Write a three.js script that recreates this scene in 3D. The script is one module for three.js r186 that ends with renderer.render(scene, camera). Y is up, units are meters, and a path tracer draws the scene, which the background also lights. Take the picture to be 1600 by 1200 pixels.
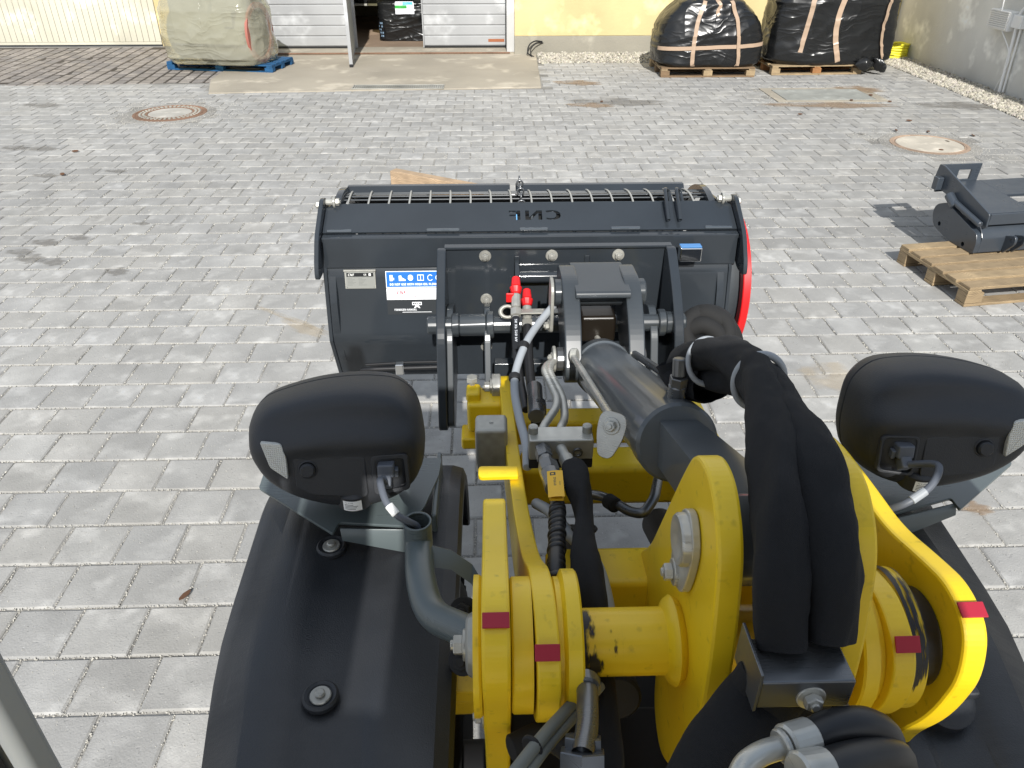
import * as THREE from 'three';
import { RoundedBoxGeometry } from 'three/addons/geometries/RoundedBoxGeometry.js';
import { mergeGeometries, toCreasedNormals } from 'three/addons/utils/BufferGeometryUtils.js';
import { FontLoader } from 'three/addons/loaders/FontLoader.js';

// ------------------------------------------------------------------ camera, sky, sun, exposure
const DEG = Math.PI / 180;
const scene = new THREE.Scene();
const camera = new THREE.PerspectiveCamera(53.13, 4 / 3, 0.05, 400);
camera.position.set(0, 2.35, 0);
camera.rotation.order = 'YXZ';
camera.rotation.set(-32.2 * DEG, -1.6 * DEG, 0);
camera.updateMatrixWorld(true);
scene.add(camera);

const sunDir = new THREE.Vector3(0.035, 0.70, 0.965).normalize();
// bright hazy sky with broad thin cloud
{
  const W = 512, H = 256, d = new Float32Array(W * H * 4);
  const h2 = (x, y, s) => { let h = Math.imul(x | 0, 374761393) ^ Math.imul(y | 0, 668265263) ^ Math.imul(s | 0, 1274126177); h = Math.imul(h ^ (h >>> 13), 1274126177); return ((h ^ (h >>> 16)) >>> 0) / 4294967296; };
  const n3 = (x, y, z) => { const a = Math.floor(x), b = Math.floor(y), c = Math.floor(z), f = t => t * t * (3 - 2 * t), u = f(x - a), v = f(y - b), w = f(z - c); let s = 0; for (let k = 0; k < 8; k++) { const i = k & 1, j = (k >> 1) & 1, l = k >> 2; s += h2(a + i, b + j, c + l) * (i ? u : 1 - u) * (j ? v : 1 - v) * (l ? w : 1 - w); } return s; };
  for (let j = 0; j < H; j++) for (let i = 0; i < W; i++) {
    const th = (j + 0.5) / H * Math.PI - Math.PI / 2, ph = ((i + 0.5) / W - 0.5) * 2 * Math.PI;
    const y = Math.sin(th), x = Math.cos(th) * Math.cos(ph), z = Math.cos(th) * Math.sin(ph);
    const e = Math.max(0, y), k = Math.pow(1 - e, 2.2);
    let c = [0.215 + 0.27 * k, 0.285 + 0.23 * k, 0.40 + 0.155 * k];
    let q = 0, am = 0.5, fx = x / (0.25 + e) * 1.1 + 3, fz = z / (0.25 + e) * 1.1 + 9; for (let o = 0; o < 5; o++) { q += am * n3(fx, 7 + o, fz); fx *= 2.1; fz *= 2.1; am *= 0.5; }
    const cl = Math.max(0, Math.min(1, (q - 0.42) * 4.2)) * Math.min(1, e * 5);
    c = c.map((v, m) => v + (([0.74, 0.745, 0.75][m]) - v) * cl * 0.8);
    const g = Math.max(0, x * sunDir.x + y * sunDir.y + z * sunDir.z); const glow = 0.5 * Math.pow(g, 24); c = c.map((v, m) => v + glow * [1, 0.95, 0.86][m]);
    if (y < 0) c = [0.24, 0.235, 0.225];
    const o = (j * W + i) * 4; d[o] = c[0]; d[o + 1] = c[1]; d[o + 2] = c[2]; d[o + 3] = 1;
  }
  const t = new THREE.DataTexture(d, W, H, THREE.RGBAFormat, THREE.FloatType); t.mapping = THREE.EquirectangularReflectionMapping; t.magFilter = THREE.LinearFilter; t.minFilter = THREE.LinearFilter; t.colorSpace = THREE.LinearSRGBColorSpace; t.needsUpdate = true;
  scene.background = t; scene.environment = t;
}
const sun = new THREE.DirectionalLight(new THREE.Color(1, 0.972, 0.925), 4.0);
sun.position.copy(sunDir).multiplyScalar(40);
sun.castShadow = true;
sun.shadow.mapSize.set(4096, 4096);
Object.assign(sun.shadow.camera, { left: -14, right: 14, top: 18, bottom: -14, near: 1, far: 90 });
sun.target.position.set(0, 0, -6);
sun.position.add(sun.target.position);
scene.add(sun, sun.target);
const renderer = new THREE.WebGLRenderer({ antialias: true });
renderer.toneMapping = THREE.LinearToneMapping;
renderer.toneMappingExposure = 1.5;
renderer.outputColorSpace = THREE.SRGBColorSpace;
renderer.shadowMap.enabled = true;

// ------------------------------------------------------------------ helpers
const V = (x, y, z) => new THREE.Vector3(x, y, z);
function rng(seed) { let a = seed >>> 0; return () => { a = (a + 0x6D2B79F5) | 0; let t = Math.imul(a ^ (a >>> 15), 1 | a); t = (t + Math.imul(t ^ (t >>> 7), 61 | t)) ^ t; return ((t ^ (t >>> 14)) >>> 0) / 4294967296; }; }
const hash3 = (x, y, z) => { let h = Math.imul(x | 0, 374761393) ^ Math.imul(y | 0, 668265263) ^ Math.imul(z | 0, 1274126177); h = Math.imul(h ^ (h >>> 13), 1274126177); return ((h ^ (h >>> 16)) >>> 0) / 4294967296; };
const sm = t => t * t * (3 - 2 * t);
function noise3(x, y, z) {
  const xi = Math.floor(x), yi = Math.floor(y), zi = Math.floor(z), u = sm(x - xi), v = sm(y - yi), w = sm(z - zi);
  const L = (a, b, t) => a + (b - a) * t;
  const g = (i, j, k) => hash3(xi + i, yi + j, zi + k);
  return L(L(L(g(0, 0, 0), g(1, 0, 0), u), L(g(0, 1, 0), g(1, 1, 0), u), v), L(L(g(0, 0, 1), g(1, 0, 1), u), L(g(0, 1, 1), g(1, 1, 1), u), v), w);
}
const fbm3 = (x, y, z, o = 4) => { let s = 0, a = 0.5, n = 0; for (let i = 0; i < o; i++) { s += a * noise3(x, y, z); n += a; x *= 2.03; y *= 2.03; z *= 2.03; a *= 0.5; } return s / n; };
// tiling 2-D noise (period p cells)
function tn(x, y, p, seed) { const xi = Math.floor(x), yi = Math.floor(y), u = sm(x - xi), v = sm(y - yi); const m = a => ((a % p) + p) % p; const g = (i, j) => hash3(m(xi + i), m(yi + j), seed); const a = g(0, 0) + (g(1, 0) - g(0, 0)) * u, b = g(0, 1) + (g(1, 1) - g(0, 1)) * u; return a + (b - a) * v; }
function tf(u, v, p, o, seed) { let s = 0, a = 0.5, n = 0; for (let i = 0; i < o; i++) { s += a * tn(u * p, v * p, p, seed + i); n += a; p *= 2; a *= 0.5; } return s / n; }
function dataTex(n, fn, srgb, metres) {
  const d = new Uint8Array(n * n * 4);
  for (let j = 0; j < n; j++) for (let i = 0; i < n; i++) { const c = fn(i / n, j / n, i, j); const k = (j * n + i) * 4; for (let q = 0; q < 3; q++) d[k + q] = Math.max(0, Math.min(255, 255 * (Array.isArray(c) ? c[q] : c))); d[k + 3] = 255; }
  const t = new THREE.DataTexture(d, n, n, THREE.RGBAFormat);
  t.wrapS = t.wrapT = THREE.RepeatWrapping; t.magFilter = THREE.LinearFilter; t.minFilter = THREE.LinearMipmapLinearFilter; t.generateMipmaps = true; t.anisotropy = 8;
  if (srgb) t.colorSpace = THREE.SRGBColorSpace;
  t.repeat.set(1 / metres, 1 / metres); t.needsUpdate = true; return t;
}
function canvasTex(w, h, draw) { const c = document.createElement('canvas'); c.width = w; c.height = h; const g = c.getContext('2d'); draw(g, w, h); const t = new THREE.CanvasTexture(c); t.colorSpace = THREE.SRGBColorSpace; t.anisotropy = 8; return t; }

// authoring aids: a photo pixel and a distance, a height or a plane give a point of the yard
const at = (px, py, z) => camera.localToWorld(V((px - 800) / 1200 * z, (600 - py) / 1200 * z, -z));
function ray(px, py) { return at(px, py, 1).sub(camera.position); }
const onY = (px, py, Y = 0) => { const r = ray(px, py); return camera.position.clone().addScaledVector(r, (Y - 2.35) / r.y); };
const onZ = (px, py, Z) => { const r = ray(px, py); return camera.position.clone().addScaledVector(r, Z / r.z); };
const pf = (py, z) => { const k = (py - 600) / 1200; return [-(z * (0.8462 - k * 0.5329)), 2.35 - z * (k * 0.8462 + 0.5329)]; };

function triUV(g) {
  const p = g.attributes.position, uv = new Float32Array(p.count * 2), a = V(), b = V(), c = V(), n = V();
  for (let i = 0; i < p.count; i += 3) {
    a.fromBufferAttribute(p, i); b.fromBufferAttribute(p, i + 1); c.fromBufferAttribute(p, i + 2);
    n.copy(b).sub(a).cross(c.clone().sub(a)); const ax = Math.abs(n.x), ay = Math.abs(n.y), az = Math.abs(n.z);
    [a, b, c].forEach((q, k) => { const o = (i + k) * 2; if (ay >= ax && ay >= az) { uv[o] = q.x; uv[o + 1] = q.z; } else if (ax >= az) { uv[o] = q.z; uv[o + 1] = q.y; } else { uv[o] = q.x; uv[o + 1] = q.y; } });
  }
  g.setAttribute('uv', new THREE.BufferAttribute(uv, 2)); return g;
}
function norm(g) { let h = g.index ? g.toNonIndexed() : g.clone(); for (const k of Object.keys(h.attributes)) if (!['position', 'normal', 'uv'].includes(k)) h.deleteAttribute(k); if (!h.attributes.normal) h.computeVertexNormals(); h.groups = []; h.morphAttributes = {}; return h; }
function merge(list) { const l = (Array.isArray(list) ? list : [list]).flat(9).map(norm).map(triUV); return l.length === 1 ? l[0] : mergeGeometries(l); }

const used = {};
function numbered(n) { if (!(n in used)) { used[n] = 0; return n; } used[n]++; return n + '_' + String(used[n]).padStart(3, '0'); }
function setUD(o, label, category, group) { if (label) o.userData.label = label; if (category) o.userData.category = category; if (group) o.userData.group = group; return o; }
function thing(name, label, category, base = V(0, 0, 0), turn = 0, group) { const o = new THREE.Group(); o.name = numbered(name); o.position.copy(base); o.rotation.y = turn; setUD(o, label, category, group); scene.add(o); return o; }
// part built in yard coordinates under a thing that stands at its base
function wpart(name, geos, mat, parent, label) {
  const m = new THREE.Mesh(Array.isArray(geos) ? merge(geos) : merge([geos]), mat); m.name = name; m.castShadow = m.receiveShadow = true;
  if (parent.isGroup) m.position.copy(parent.position).negate();
  if (label) m.userData.label = label;
  parent.add(m); return m;
}
// part built in its parent's own coordinates
function lpart(name, geos, mat, parent, label) { const m = new THREE.Mesh(merge(Array.isArray(geos) ? geos : [geos]), mat); m.name = name; m.castShadow = m.receiveShadow = true; if (label) m.userData.label = label; parent.add(m); return m; }
function single(name, geos, mat, label, category, group) { const g = merge(Array.isArray(geos) ? geos : [geos]); g.computeBoundingBox(); const c = g.boundingBox.getCenter(V()); c.y = g.boundingBox.min.y; g.translate(-c.x, -c.y, -c.z); const m = new THREE.Mesh(g, mat); m.position.copy(c); m.name = numbered(name); m.castShadow = m.receiveShadow = true; setUD(m, label, category, group); scene.add(m); return m; }
function struct(name, geos, mat) { const m = new THREE.Mesh(merge(Array.isArray(geos) ? geos : [geos]), mat); m.name = name; m.userData.kind = 'structure'; m.receiveShadow = m.castShadow = true; scene.add(m); return m; }
function clone(o, name, label, pos, turn) { const c = o.clone(); c.name = numbered(name); c.userData = { ...o.userData, label }; if (pos) c.position.copy(pos); if (turn !== undefined) c.rotation.y = turn; scene.add(c); return c; }

// geometry
function box(w, h, d, x, y, z, r = 0.003, ry = 0) { const m = Math.min(w, h, d) / 2; const g = r > 0 ? new RoundedBoxGeometry(w, h, d, 1, Math.min(r, m * 0.95)) : new THREE.BoxGeometry(w, h, d); if (ry) g.rotateY(ry); g.translate(x, y, z); return g; }
const bx = (x0, x1, y0, y1, z0, z1, r = 0.003) => box(Math.abs(x1 - x0), Math.abs(y1 - y0), Math.abs(z1 - z0), (x0 + x1) / 2, (y0 + y1) / 2, (z0 + z1) / 2, r);
function orient(g, A, B) { const d = B.clone().sub(A).normalize(); g.applyQuaternion(new THREE.Quaternion().setFromUnitVectors(V(0, 1, 0), d)); g.translate(A.x, A.y, A.z); return g; }
function cylAB(A, B, r, b = 0.003, seg = 24, r2) {
  const h = A.distanceTo(B); b = Math.min(b, h * 0.4, r * 0.5); const rr = r2 ?? r;
  const P = [[0.0001, 0], [r - b, 0], [r, b], [rr, h - b], [rr - b, h], [0.0001, h]].map(p => new THREE.Vector2(...p));
  return orient(toCreasedNormals(new THREE.LatheGeometry(P, seg), 0.5), A, B);
}
function latheAB(prof, A, dir, seg = 32, crease = 0.5) { const g = toCreasedNormals(new THREE.LatheGeometry(prof.map(p => new THREE.Vector2(Math.max(p[0], 0.0001), p[1])), seg), crease); return orient(g, A, A.clone().add(dir)); }
function hexAB(A, dir, r, h) { const B = A.clone().addScaledVector(dir.clone().normalize(), h); return cylAB(A, B, r, 0.0015, 6); }
function bolt(P, dir, r, washer = true) { const d = dir.clone().normalize(); const out = []; let q = P.clone().addScaledVector(d, -0.004); if (washer) { out.push(cylAB(q, q.clone().addScaledVector(d, r * 0.3 + 0.004), r * 1.55, 0.001, 20)); q = q.clone().addScaledVector(d, r * 0.3 + 0.004); } out.push(hexAB(q, d, r, r * 0.95)); out.push(cylAB(q.clone().addScaledVector(d, r * 0.9), q.clone().addScaledVector(d, r * 1.25), r * 0.5, 0.001, 12)); return out; }
function tube(pts, r, n = 0, rs = 12, closed = false) {
  const c = new THREE.CatmullRomCurve3(pts, closed, 'centripetal'); n = n || pts.length * 10;
  const g = new THREE.TubeGeometry(c, n, r, rs, closed); const out = [g];
  if (!closed) for (const [i, k] of [[0, 1], [pts.length - 1, pts.length - 2]]) { const d = pts[i].clone().sub(pts[k]).normalize(); out.push(orient(new THREE.SphereGeometry(r * 0.99, rs, 5, 0, 7, 0, Math.PI / 2).scale(1, 0.25, 1), pts[i], pts[i].clone().add(d))); }
  return out;
}
// pipe with straight runs and bent corners
function pipe(pts, r, bend = 0.03, rs = 14) {
  const path = new THREE.CurvePath(); let prev = pts[0];
  for (let i = 1; i < pts.length; i++) {
    if (i === pts.length - 1) { path.add(new THREE.LineCurve3(prev, pts[i])); break; }
    const a = pts[i - 1], b = pts[i], c = pts[i + 1]; const k = Math.min(bend, a.distanceTo(b) * 0.45, b.distanceTo(c) * 0.45);
    const p = b.clone().add(a.clone().sub(b).setLength(k)), q = b.clone().add(c.clone().sub(b).setLength(k));
    path.add(new THREE.LineCurve3(prev, p)); path.add(new THREE.QuadraticBezierCurve3(p, b, q)); prev = q;
  }
  return new THREE.TubeGeometry(path, pts.length * 14, r, rs);
}
function sleeve(pts, r, wob, seed, n = 60, rs = 28, flat = 1) {
  const c = new THREE.CatmullRomCurve3(pts, false, 'centripetal'); const g = new THREE.TubeGeometry(c, n, 1, rs); const p = g.attributes.position; const L = c.getLength();
  for (let i = 0; i <= n; i++) { const o = c.getPointAt(i / n); const R = typeof r === 'function' ? r(i / n) : r;
    for (let j = 0; j <= rs; j++) { const k = i * (rs + 1) + j; const d = V().fromBufferAttribute(p, k).sub(o); const a = j / rs * Math.PI * 2; const f = R * (1 + wob * (fbm3(Math.cos(a) * 1.3 + seed, Math.sin(a) * 1.3, i / n * L * 16, 3) - 0.5) * 2 + wob * 0.5 * Math.sin(3 * a + i / n * L * 20 + seed)); p.setXYZ(k, o.x + d.x * f, o.y + d.y * f * flat, o.z + d.z * f); } }
  // weld the seam, then smooth
  const idx = g.index; g.computeVertexNormals(); const nn = g.attributes.normal; for (let i = 0; i <= n; i++) { const k0 = i * (rs + 1), k1 = k0 + rs; const q = V().fromBufferAttribute(nn, k0).add(V().fromBufferAttribute(nn, k1)).normalize(); nn.setXYZ(k0, q.x, q.y, q.z); nn.setXYZ(k1, q.x, q.y, q.z); }
  return g;
}
function roundShape(pts, r) {
  const n = pts.length, s = new THREE.Shape();
  for (let i = 0; i < n; i++) { const a = new THREE.Vector2(...pts[(i + n - 1) % n]), b = new THREE.Vector2(...pts[i]), c = new THREE.Vector2(...pts[(i + 1) % n]); const rr = pts[i][2] ?? r; const k = Math.min(rr, a.distanceTo(b) * 0.49, b.distanceTo(c) * 0.49); const p = b.clone().add(a.clone().sub(b).setLength(k)), q = b.clone().add(c.clone().sub(b).setLength(k)); if (i === 0) s.moveTo(p.x, p.y); else s.lineTo(p.x, p.y); s.quadraticCurveTo(b.x, b.y, q.x, q.y); }
  s.closePath(); return s;
}
function extr(shape, depth, b = 0.002, seg = 8) { b = Math.min(b, depth * 0.4); const g = new THREE.ExtrudeGeometry(shape, { depth: depth - 2 * b, bevelEnabled: b > 0, bevelThickness: b, bevelSize: b, bevelOffset: -b, bevelSegments: 2, curveSegments: seg }); g.translate(0, 0, b); return g; }
// plate in a plane of constant X; outline in (Z, Y)
function plateX(pts, x0, x1, r = 0.02, b = 0.003, holes = []) { const s = roundShape(pts, r); for (const [z, y, q] of holes) { const h = new THREE.Path(); h.absarc(z, y, q, 0, Math.PI * 2, true); s.holes.push(h); } const g = extr(s, x1 - x0, b); g.rotateY(-Math.PI / 2); g.translate(x1, 0, 0); return g; }
// plate lying flat; outline in (X, Z), from y0 up to y1
function plateY(pts, y0, y1, r = 0.01, b = 0.002) { const g = extr(roundShape(pts.map(p => [p[0], -p[1]]), r), y1 - y0, b); g.rotateX(-Math.PI / 2); g.translate(0, y0, 0); return g; }
function loft(rings, cap0 = true, cap1 = true) {
  const n = rings[0].length, P = [], I = []; rings.forEach(r => r.forEach(v => P.push(v.x, v.y, v.z)));
  for (let i = 0; i < rings.length - 1; i++) for (let j = 0; j < n; j++) { const a = i * n + j, b = i * n + (j + 1) % n, c = a + n, d = b + n; I.push(a, b, c, b, d, c); }
  for (const [on, k, f] of [[cap0, 0, true], [cap1, rings.length - 1, false]]) if (on) { const c = rings[k].reduce((s, v) => s.add(v), V()).multiplyScalar(1 / n); const ci = P.length / 3; P.push(c.x, c.y, c.z); for (let j = 0; j < n; j++) { const a = k * n + j, b = k * n + (j + 1) % n; f ? I.push(ci, b, a) : I.push(ci, a, b); } }
  const g = new THREE.BufferGeometry(); g.setAttribute('position', new THREE.Float32BufferAttribute(P, 3)); g.setIndex(I); g.computeVertexNormals(); return g;
}
// quad patch with its own uv (stickers): P(u,v) -> point
function patch(fn, nu, nv) { const P = [], U = [], I = []; for (let j = 0; j <= nv; j++) for (let i = 0; i <= nu; i++) { const p = fn(i / nu, j / nv); P.push(p.x, p.y, p.z); U.push(i / nu, 1 - j / nv); } for (let j = 0; j < nv; j++) for (let i = 0; i < nu; i++) { const a = j * (nu + 1) + i; I.push(a, a + nu + 1, a + 1, a + 1, a + nu + 1, a + nu + 2); } const g = new THREE.BufferGeometry(); g.setAttribute('position', new THREE.Float32BufferAttribute(P, 3)); g.setAttribute('uv', new THREE.Float32BufferAttribute(U, 2)); g.setIndex(I); g.computeVertexNormals(); return g; }
function decal(name, geo, mat, parent, label) { const m = new THREE.Mesh(geo, mat); m.name = name; m.receiveShadow = true; if (parent.isGroup) m.position.copy(parent.position).negate(); if (label) m.userData.label = label; parent.add(m); return m; }

// ------------------------------------------------------------------ materials
const lin = (r, g, b) => new THREE.Color().setRGB(r, g, b);
const T = {};
T.mottle = dataTex(512, (u, v) => 0.80 + 0.34 * (tf(u, v, 4, 6, 11) - 0.5) + 0.12 * (tf(u, v, 64, 2, 40) - 0.5), true, 1.1);
T.conc = dataTex(512, (u, v) => { const a = tf(u, v, 5, 6, 3), s = tn(u * 220, v * 220, 220, 91); let c = 0.86 + 0.20 * (a - 0.5); c += s > 0.95 ? 0.16 : s < 0.035 ? -0.34 : 0; const w = tf(u, v, 9, 3, 77); c += w > 0.62 ? (w - 0.62) * 0.5 : 0; return [c, c * 0.995, c * 0.98]; }, true, 0.9);
T.concB = dataTex(512, (u, v) => { const s = tn(u * 200, v * 200, 200, 91), q = tn(u * 70, v * 70, 70, 5); return 0.5 + 0.3 * (tf(u, v, 24, 4, 9) - 0.5) + 0.25 * (s - 0.5) - (q > 0.9 ? (q - 0.9) * 4 : 0); }, false, 0.9);
T.plaster = dataTex(512, (u, v) => tf(u, v, 40, 4, 21), false, 0.6);
T.stain = dataTex(512, (u, v) => { const a = tf(u, v, 3, 6, 31), b = tf(u, v, 10, 4, 61); const c = 0.86 + 0.22 * (a - 0.5) + (b > 0.6 ? (b - 0.6) * 0.7 : 0); return [c, c * 0.99, c * 0.97]; }, true, 2.6);
T.wood = dataTex(512, (u, v) => { const g = tf(u * 1, v, 4, 3, 8); const l = 0.5 + 0.5 * Math.sin((v * 46 + g * 9) * 6.283); const f = tn(u * 8, v * 256, 256, 13); const c = 0.74 + 0.12 * l + 0.14 * (f - 0.5) + 0.25 * (tf(u, v, 5, 4, 71) - 0.5); return [c, c * 0.97, c * 0.92]; }, true, 0.5);
T.grain = dataTex(256, (u, v) => tf(u, v, 90, 2, 17), false, 0.12);
T.paint = dataTex(512, (u, v) => { let c = 0.97 + 0.07 * (tf(u, v, 5, 5, 51) - 0.5); const s = tf(u, v, 24, 4, 57); if (s > 0.68) c -= (s - 0.68) * 0.6; const q = tn(u * 160, v * 160, 160, 59); if (q > 0.992) c -= 0.10; return [c, c * 0.98, c * 0.9]; }, true, 0.35);
T.dust = dataTex(512, (u, v) => { const a = tf(u, v, 5, 6, 81); return 0.88 + 0.22 * (a - 0.5); }, true, 0.8);
T.rough = dataTex(512, (u, v) => { const a = tf(u, v, 6, 5, 85), b = tn(u * 12, v * 300, 300, 88); return 0.62 + 0.55 * (a - 0.5) + 0.12 * (b - 0.5); }, false, 0.7);
T.fabric = dataTex(256, (u, v) => 0.5 + 0.25 * Math.sin(u * 6.283 * 48) * Math.sin(v * 6.283 * 48) + 0.35 * (tf(u, v, 6, 4, 23) - 0.5), false, 0.1);
T.crease = dataTex(512, (u, v) => { const a = tf(u, v, 3, 4, 101); const r = 1 - Math.abs(2 * tn(u * 10 + a * 5, v * 46 + a * 9, 9999, 105) - 1); const r2 = 1 - Math.abs(2 * tf(u, v, 12, 3, 120) - 1); return 0.55 * r * r + 0.45 * r2 * r2; }, false, 0.9);
T.crease2 = dataTex(512, (u, v) => { const a = tf(u, v, 3, 4, 201); const r = 1 - Math.abs(2 * tn(u * 3 + a * 1.5, v * 22 + a * 7, 9999, 205) - 1); const r2 = 1 - Math.abs(2 * tf(u, v, 5, 2, 220) - 1); return 0.4 * r * r * r + 0.6 * Math.pow(r2, 4); }, false, 1.6);
T.brush = dataTex(256, (u, v) => 0.7 + 0.3 * (tf(u, v, 8, 4, 33) - 0.5) * 2, false, 0.2);

const std = (o) => new THREE.MeshStandardMaterial(o);
const phy = (o) => new THREE.MeshPhysicalMaterial(o);
const M = {
  yellow: phy({ color: lin(0.86, 0.62, 0.010), roughness: 0.5, map: T.paint, clearcoat: 0.3, clearcoatRoughness: 0.25 }),
  paintDark: phy({ color: lin(0.027, 0.034, 0.042), roughness: 0.75, specularIntensity: 0.35, map: T.dust, clearcoat: 0.75, clearcoatRoughness: 0.10 }),
  pillar: std({ color: lin(0.26, 0.275, 0.28), roughness: 0.55 }),
  dullRed: std({ color: lin(0.34, 0.12, 0.09), roughness: 0.5 }),
  ironPale: std({ color: lin(0.50, 0.36, 0.26), roughness: 0.9, map: T.mottle }),
  woodD: std({ color: lin(0.64, 0.49, 0.35), roughness: 0.85, map: T.wood }),
  paintGrey: phy({ color: lin(0.043, 0.052, 0.060), roughness: 0.6, specularIntensity: 0.6, map: T.dust, clearcoat: 0.6, clearcoatRoughness: 0.22 }),
  implement: phy({ color: lin(0.036, 0.045, 0.057), roughness: 0.6, roughnessMap: T.rough, clearcoat: 0.5, clearcoatRoughness: 0.25 }),
  bracket: phy({ color: lin(0.085, 0.105, 0.108), roughness: 0.55, roughnessMap: T.rough, clearcoat: 0.3, clearcoatRoughness: 0.3 }),
  zinc: std({ color: lin(0.68, 0.67, 0.61), metalness: 0.45, roughness: 0.55, roughnessMap: T.rough, map: T.mottle }),
  zincDull: std({ color: lin(0.58, 0.57, 0.51), metalness: 0.3, roughness: 0.75, roughnessMap: T.rough, map: T.mottle }),
  steel: std({ color: lin(0.16, 0.165, 0.17), metalness: 0.7, roughness: 0.5, roughnessMap: T.rough }),
  chrome: std({ color: lin(0.78, 0.8, 0.82), metalness: 1, roughness: 0.08 }),
  plastic: std({ color: lin(0.021, 0.023, 0.027), roughness: 0.54, bumpMap: T.grain, bumpScale: 0.0003 }),
  fender: phy({ color: lin(0.027, 0.029, 0.033), roughness: 0.68, roughnessMap: T.rough, map: T.dust, bumpMap: T.grain, bumpScale: 0.0004 }),
  rubber: std({ color: lin(0.014, 0.014, 0.014), roughness: 0.85, map: T.dust }),
  hose: std({ color: lin(0.013, 0.013, 0.014), roughness: 0.42 }),
  cloth: phy({ color: lin(0.0065, 0.007, 0.0085), roughness: 0.95, bumpMap: T.fabric, bumpScale: 0.0012, sheen: 0.06, sheenRoughness: 0.6, sheenColor: lin(0.1, 0.1, 0.12) }),
  cable: std({ color: lin(0.30, 0.32, 0.34), roughness: 0.55 }),
  cableDark: std({ color: lin(0.09, 0.10, 0.12), roughness: 0.5 }),
  red: std({ color: lin(0.62, 0.012, 0.014), roughness: 0.38 }),
  redTape: std({ color: lin(0.36, 0.010, 0.03), roughness: 0.6 }),
  white: std({ color: lin(0.78, 0.78, 0.76), roughness: 0.5 }),
  grease: std({ color: lin(0.012, 0.009, 0.006), roughness: 0.35 }),
  black: std({ color: lin(0.008, 0.008, 0.009), roughness: 0.7 }),
  wall: std({ color: lin(0.80, 0.67, 0.36), roughness: 0.95, map: T.stain, bumpMap: T.plaster, bumpScale: 0.003 }),
  plinth: std({ color: lin(0.42, 0.40, 0.34), roughness: 0.95, map: T.stain, bumpMap: T.plaster, bumpScale: 0.004 }),
  cylinder: phy({ color: lin(0.115, 0.13, 0.142), roughness: 0.5, specularIntensity: 0.6, map: T.dust, clearcoat: 0.7, clearcoatRoughness: 0.16 }),
  greyWall: std({ color: lin(0.90, 0.915, 0.90), roughness: 0.95, map: T.stain, bumpMap: T.plaster, bumpScale: 0.003 }),
  apron: std({ color: lin(0.46, 0.42, 0.35), roughness: 0.95, map: T.stain, bumpMap: T.concB, bumpScale: 0.004 }),
  doorGrey: std({ color: lin(0.50, 0.52, 0.55), roughness: 0.5, metalness: 0.1, map: T.stain }),
  doorCream: std({ color: lin(0.78, 0.76, 0.64), roughness: 0.55, map: T.stain }),
  doorInside: std({ color: lin(0.36, 0.36, 0.33), roughness: 0.6 }),
  woodA: std({ color: lin(0.44, 0.345, 0.225), roughness: 0.85, map: T.wood, bumpMap: T.wood, bumpScale: 0.002 }),
  woodB: std({ color: lin(0.52, 0.41, 0.265), roughness: 0.85, map: T.wood, bumpMap: T.wood, bumpScale: 0.002 }),
  woodC: std({ color: lin(0.30, 0.21, 0.13), roughness: 0.85, map: T.wood, bumpMap: T.wood, bumpScale: 0.002 }),
  woodOrange: std({ color: lin(0.48, 0.24, 0.10), roughness: 0.85, map: T.wood }),
  blueWood: std({ color: lin(0.012, 0.13, 0.36), roughness: 0.7, map: T.wood }),
  tape: std({ color: lin(0.40, 0.29, 0.205), roughness: 0.35 }),
  blackFilm: phy({ color: lin(0.010, 0.0105, 0.011), roughness: 0.27, bumpMap: T.crease2, bumpScale: 0.012 }),
  clearFilm: phy({ color: lin(0.72, 0.70, 0.56), roughness: 0.12, transmission: 0.72, thickness: 0, ior: 1.45, clearcoat: 1, clearcoatRoughness: 0.06, bumpMap: T.crease2, bumpScale: 0.014 }),
  yellowHose: std({ color: lin(0.72, 0.66, 0.04), roughness: 0.5 }),
  stone: std({ color: lin(0.47, 0.45, 0.40), roughness: 0.95 }),
  soil: std({ color: lin(0.38, 0.365, 0.335), roughness: 1, map: T.mottle, bumpMap: T.concB, bumpScale: 0.006 }),
  iron: std({ color: lin(0.34, 0.20, 0.13), roughness: 0.85, metalness: 0.2, map: T.mottle }),
  leaf: std({ color: lin(0.10, 0.045, 0.02), roughness: 0.9, side: THREE.DoubleSide }),
};
// ------------------------------------------------------------------ ground and paving
struct('ground', (() => { const g = new THREE.PlaneGeometry(120, 120, 1, 1).rotateX(-Math.PI / 2); g.translate(0, -0.008, -10); return g; })(), M.soil);

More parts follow.
